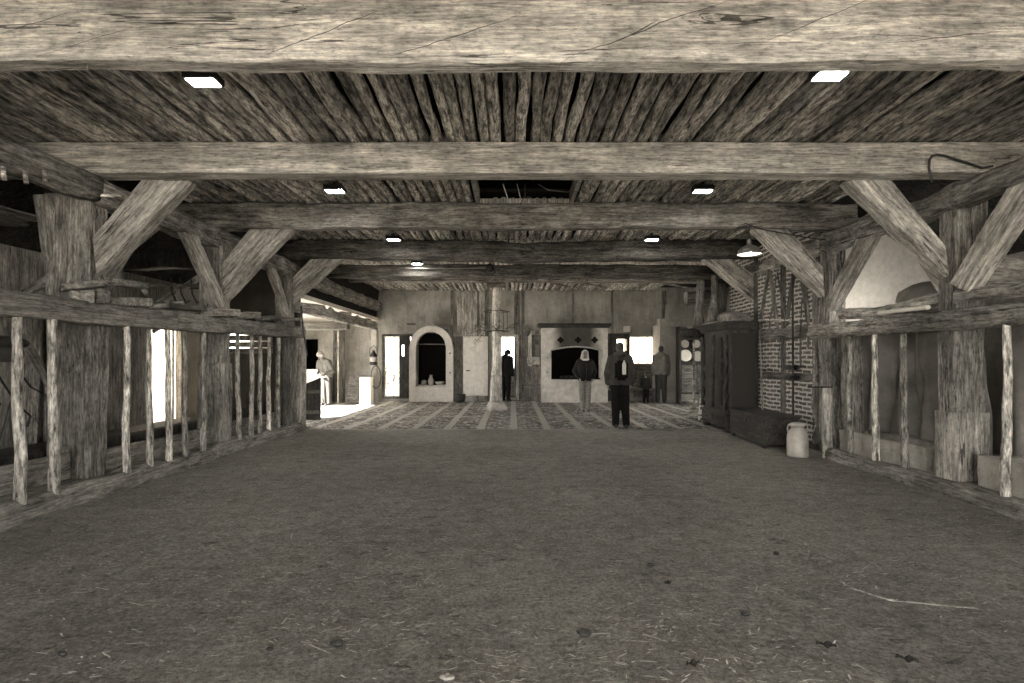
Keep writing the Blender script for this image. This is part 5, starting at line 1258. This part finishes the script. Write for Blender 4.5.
def person(loc, rz, H, J, label, jacket, trousers, shoes, jlen=.47, bulk=1.0, hair=None, hood=False, sleeves=True, extras=None, long_hair=False, hat=None, cat='person', tb=1.0):
    """J: joints as fractions of the height H, x right, y back (figure faces -y)."""
    t = empty('person', loc, rz, label, cat)
    j = {k: Vector(v)*H for k, v in J.items()}
    # body, one continuous surface
    bm = bmesh.new(); hd = j['head']; nk = j['neck']; fw = j.get('face', Vector((0, -1, 0))*H).normalized(); upv = (hd-nk).normalized(); sd = fw.cross(upv).normalized()
    Mh = Matrix(((sd.x, -fw.x, upv.x, hd.x), (sd.y, -fw.y, upv.y, hd.y), (sd.z, -fw.z, upv.z, hd.z), (0,0,0,1)))
    ball(bm, (0, .004*H, .012*H), (.043*H, .054*H, .052*H), 3, Mh); ball(bm, (0, -.010*H, -.025*H), (.034*H, .040*H, .040*H), 3, Mh)
    tube(bm, [Mh @ V(0, -.046*H, .012*H), Mh @ V(0, -.058*H, -.008*H), Mh @ V(0, -.050*H, -.014*H)], [.005*H, .008*H, .006*H], 8)
    for s in (-1, 1): ball(bm, (s*.043*H, .006*H, -.002*H), (.006*H, .011*H, .017*H), 2, Mh)
    ball(bm, (0, -.044*H, -.056*H), (.013*H, .010*H, .009*H), 2, Mh)
    capsule(bm, nk-upv*.03*H, hd-upv*.03*H, .031*H, .029*H)
    ch, pv = j['chest'], j['pelvis']
    for f_ in (-1, 1): capsule(bm, ch+V(f_*.035*H, 0, 0), pv+V(f_*.03*H, 0, 0), .062*H, .058*H)
    for s in 'LR':
        capsule(bm, nk-upv*.035*H, j['sh'+s], .035*H, .036*H); capsule(bm, j['sh'+s], j['el'+s], .030*H, .024*H); capsule(bm, j['el'+s], j['wr'+s], .024*H, .0155*H)
        hand(bm, j['wr'+s], j['wr'+s]-j['el'+s], H, .5, 1 if s == 'R' else -1)
        capsule(bm, pv+(j['hip'+s]-pv)*.8, j['kn'+s], .052*H, .035*H); capsule(bm, j['kn'+s], j['an'+s], .036*H, .021*H)
        ft = j.get('ft'+s, j['an'+s]+V(0, -.085*H, -.02*H)); capsule(bm, j['an'+s], ft, .021*H, .018*H)
    fused('body', bm, M['skin'], t, .009 if H > 1.3 else .007, smooth=2)
    for s in (-1, 1):
        bm = bmesh.new(); ball(bm, (s*.017*H, -.0515*H, .002*H), (.009*H, .005*H, .006*H), 2, Mh); part('eye', bm, M['hair_dark'], t, smooth=True)
    bm = bmesh.new(); ball(bm, (0, -.0505*H, -.033*H), (.013*H, .004*H, .0035*H), 2, Mh); part('mouth', bm, plain('lips', .16, .5, .3), t, smooth=True)
    # trousers
    bm = bmesh.new()
    capsule(bm, pv+V(-.03*H, 0, .0), pv+V(.03*H, 0, .0), .066*H, .066*H)
    for s in 'LR': capsule(bm, j['hip'+s], j['kn'+s], .060*H*tb, .047*H*tb); capsule(bm, j['kn'+s], j['an'+s]+V(0, 0, .01*H), .047*H*tb, .038*H*tb)
    fused('trousers', bm, M[trousers], t, .014)
    for s in 'LR':
        ft = j.get('ft'+s, j['an'+s]+V(0, -.085*H, -.02*H)); bm = bmesh.new(); z0 = .018*H
        a = j['an'+s]
        dr = (ft-a); dr.z = 0; dr.normalize(); hl = a-dr*.025*H; hl.z = a.z-.014*H; tp = a+dr*.095*H; tp.z = a.z-.016*H
        capsule(bm, hl, tp, .024*H, .021*H, 12); capsule(bm, a+V(0, 0, -.005*H), a+V(0, 0, .02*H), .027*H, .027*H, 12)
        for v in bm.verts: v.co.z = max(v.co.z, min(a.z-.036*H, a.z-.034*H))
        fused('shoe', bm, M[shoes], t, .01, smooth=1)
    # jacket
    bm = bmesh.new(); w_ = bulk
    hem = pv+(ch-pv).normalized()*(jlen-.5)*H*-1
    for f_ in (-1, 1):
        capsule(bm, ch+V(f_*.045*H*w_, 0, .02*H), pv+V(f_*.035*H*w_, 0, .02*H), .072*H*w_, .07*H*w_)
        capsule(bm, pv+V(f_*.035*H*w_, 0, .02*H), hem+V(f_*.04*H*w_, 0, 0), .07*H*w_, .07*H*w_)
    for s in 'LR':
        capsule(bm, nk-upv*.03*H, j['sh'+s], .045*H, .044*H*w_); capsule(bm, j['sh'+s], j['el'+s], .042*H*w_, .036*H*w_); capsule(bm, j['el'+s], j['el'+s].lerp(j['wr'+s], .86), .036*H*w_, .029*H*w_)
    if hood: ball(bm, nk-fw*.04*H+upv*.012*H, (.066*H, .05*H, .045*H), 3)
    else: capsule(bm, nk-upv*.02*H, nk+upv*.012*H, .042*H, .038*H)
    fused('jacket', bm, M[jacket], t, .013, smooth=3)
    if hood:
        bm = bmesh.new(); pts = [nk+sd*.062*H*math.cos(a*PI/10)-fw*.062*H*math.sin(a*PI/10)+upv*(.01*H) for a in range(-2, 13)]
        tube(bm, pts, .02*H, 10); fused('hood', bm, M[hood], t, .01, 'rolled hood')
    if hair:
        bm = bmesh.new(); ball(bm, (0, .024*H, -.018*H), (.041*H, .036*H, .04*H), 3, Mh); ball(bm, (0, .010*H, .020*H), (.048*H, .056*H, .052*H), 3, Mh)
        for v in [v for v in bm.verts]:
            q = Mh.inverted() @ v.co
            if q.y < -.02*H and q.z < .035*H: v.co = Mh @ V(q.x*.8, -.018*H, q.z)
            elif q.z < -.02*H and q.y < .01*H: v.co = Mh @ V(q.x*.85, q.y, -.02*H)
        if long_hair:
            for s in (-1, 1):
                for q_ in range(4):
                    capsule(bm, Mh @ V(s*.036*H, (-.014+q_*.014)*H, .035*H), Mh @ V(s*(.046+.004*q_)*H, (-.02+q_*.018)*H, -.085*H), .013*H, .016*H, 10)
            for q_ in range(3): capsule(bm, Mh @ V((q_-1)*.02*H, .045*H, .02*H), Mh @ V((q_-1)*.025*H, .05*H, -.08*H), .018*H, .018*H, 10)
        fused('hair', bm, M[hair], t, .008, smooth=2)
    if hat:
        bm = bmesh.new(); ball(bm, (0, .006*H, .030*H), (.053*H, .062*H, .048*H), 3, Mh); capsule(bm, Mh @ V(-.03*H, .0, .012*H), Mh @ V(.03*H, 0, .012*H), .045*H, .045*H, 14)
        fused('cap', bm, M[hat], t, .01)
    if extras: extras(t, j, H)
    return t

STAND = dict(head=(0, -.005, .935), neck=(0, 0, .85), chest=(0, 0, .74), pelvis=(0, 0, .53),
    shL=(-.098, 0, .805), shR=(.098, 0, .805), elL=(-.125, .01, .63), elR=(.125, .01, .63), wrL=(-.125, -.03, .485), wrR=(.125, -.03, .485),
    hipL=(-.045, 0, .50), hipR=(.045, 0, .50), knL=(-.05, -.005, .28), knR=(.05, -.005, .28), anL=(-.055, .01, .04), anR=(.055, .01, .04))
def pose(**k): d = dict(STAND); d.update(k); return d
def px_at(px, y): return (px-512)/F*y

# man seen from behind with a rucksack
def rucksack(t, j, H):
    c = j['chest']; r_ = empty('x'); bpy.data.objects.remove(r_)
    bm = bmesh.new(); box(bm, -.13, .13, .13, .27, c.z-.32, c.z+.08, bev=.045); box(bm, -.10, .10, .25, .31, c.z-.29, c.z-.08, bev=.03)
    o = part('rucksack', bm, M['black_cloth'], t)
    b = bmesh.new(); lathe(b, [(.036, 0), (.038, .01), (.038, .2), (.03, .235), (.016, .25), (.016, .28)], (-.035, .335, c.z-.20), 16); part('bottle', b, M['pale_cloth'], o, 'pale bottle', smooth=True)
    for s in (-1, 1): part('strap', TB([(s*.08, .14, c.z+.06), (s*.095, .05, c.z+.165), (s*.095, -.11, c.z+.10), (s*.10, -.13, c.z-.08), (s*.12, .12, c.z-.24)], .016, flat=.5), M['black_cloth'], o)
person((px_at(620, 11.5), 11.5, .006), PI-.05, 1.76, pose(head=(0.0, -.01, .93), elL=(-.15, .03, .64), elR=(.15, .03, .64), wrL=(-.135, -.05, .51), wrR=(.135, -.05, .51), anL=(-.07, .01, .04), anR=(.05, -.0, .04), knL=(-.058, -.005, .28)),
       'person from behind in grey jacket and black trousers, wearing a rucksack with a pale bottle', 'jacket_mid', 'black_cloth', 'shoe', jlen=.46, bulk=1.2, tb=1.12, hair='hair_dark', hood='jacket_mid', extras=rucksack)
# woman facing the camera
def scarf(t, j, H):
    bm = bmesh.new(); pts = [j['neck']+V(.05*H*math.cos(a*PI/6), .045*H*math.sin(a*PI/6)-.004*H, -.004*H) for a in range(13)]
    tube(bm, pts, .02*H, 10); part('scarf', bm, M['pale_cloth'], t, 'pale scarf', smooth=True)
    part('zip', TB([(0, -.085*H*1.0-.006, .80*H), (0, -.093*H-.006, .66*H), (0, -.09*H-.006, .5*H)], .004), M['iron'], t)
person((px_at(585, 15.0), 15.0, .008), .08, 1.66, pose(elL=(-.165, .03, .655), elR=(.165, .03, .655), wrL=(-.105, -.07, .535), wrR=(.105, -.07, .535), anL=(-.035, .02, .04), anR=(.04, -.02, .04), knR=(.045, -.03, .28)),
       'blond long-haired person facing the viewer in dark jacket and washed jeans by the fireplace', 'jacket_dark', 'jeans', 'shoe', jlen=.43, bulk=1.15, hair='hair_blond', long_hair=True, extras=scarf)
# tall visitor in a parka, from behind
person((px_at(661, 18.0), 18.0, .008), PI-.25, 1.84, pose(head=(.0, -.015, .935), wrL=(-.12, -.04, .49), wrR=(.12, -.04, .49)),
       'tall person from behind in a long grey hooded parka right of the bright window', 'parka', 'trousers', 'shoe', jlen=.36, bulk=1.15, hair='hair_dark', hood='coat')
# child
person((px_at(646, 17.9), 17.9, .008), 2.6, 1.0, pose(head=(0, 0, .915), neck=(0, 0, .80), chest=(0, 0, .68), pelvis=(0, 0, .48), shL=(-.10, 0, .755), shR=(.10, 0, .755), elL=(-.13, .0, .60), elR=(.13, 0, .6), wrL=(-.12, -.08, .48), wrR=(.12, -.08, .48), hipL=(-.045, 0, .45), hipR=(.045, 0, .45), knL=(-.05, 0, .25), knR=(.05, 0, .25)),
       'small child in dark clothes standing beside the tall person under the window', 'jacket_dark', 'black_cloth', 'shoe', jlen=.46, bulk=1.15, hair='hair_dark')
# dark figure in the open doorway
person((px_at(506, 18.75), 18.75, .008), PI-.5, 1.78, pose(head=(0, -.05, .915), neck=(0, -.01, .84), chest=(0, .0, .73)),
       'dark person standing in the bright open doorway behind the column', 'black_cloth', 'black_cloth', 'shoe', jlen=.40, bulk=1.3, hair='hair_dark', hat='black_cloth', hood='black_cloth')
# visitor bending over the papers in the side room
def papers(t, j, H):
    pass
person((px_at(327, 17.2), 17.2, .008), -.35, 1.72, pose(head=(.0, -.17, .895), neck=(0, -.10, .825), chest=(0, -.05, .72), face=(0, -.75, -.65), shL=(-.10, -.08, .775), shR=(.10, -.08, .775), elL=(-.15, -.06, .62), elR=(.15, -.04, .62), wrL=(-.08, -.19, .555), wrR=(.07, -.19, .555), anL=(-.06, .03, .04), anR=(.07, -.03, .04)),
       'person in a knitted cap bending over a paper sheet in the sunlit side room', 'coat', 'trousers', 'shoe', jlen=.38, bulk=1.12, hat='cap_cloth')
bm = bmesh.new(); prism(bm, [(-.12, 0), (.16, -.09), (.17, -.08), (-.11, .012)], -.16, .05)
one('paper_sheet', bm, M['white'], 'white sheet of paper held by the bending person in the side room', 'paper', loc=(px_at(327, 17.2)-.1, 16.84, .96), rz=-.2)
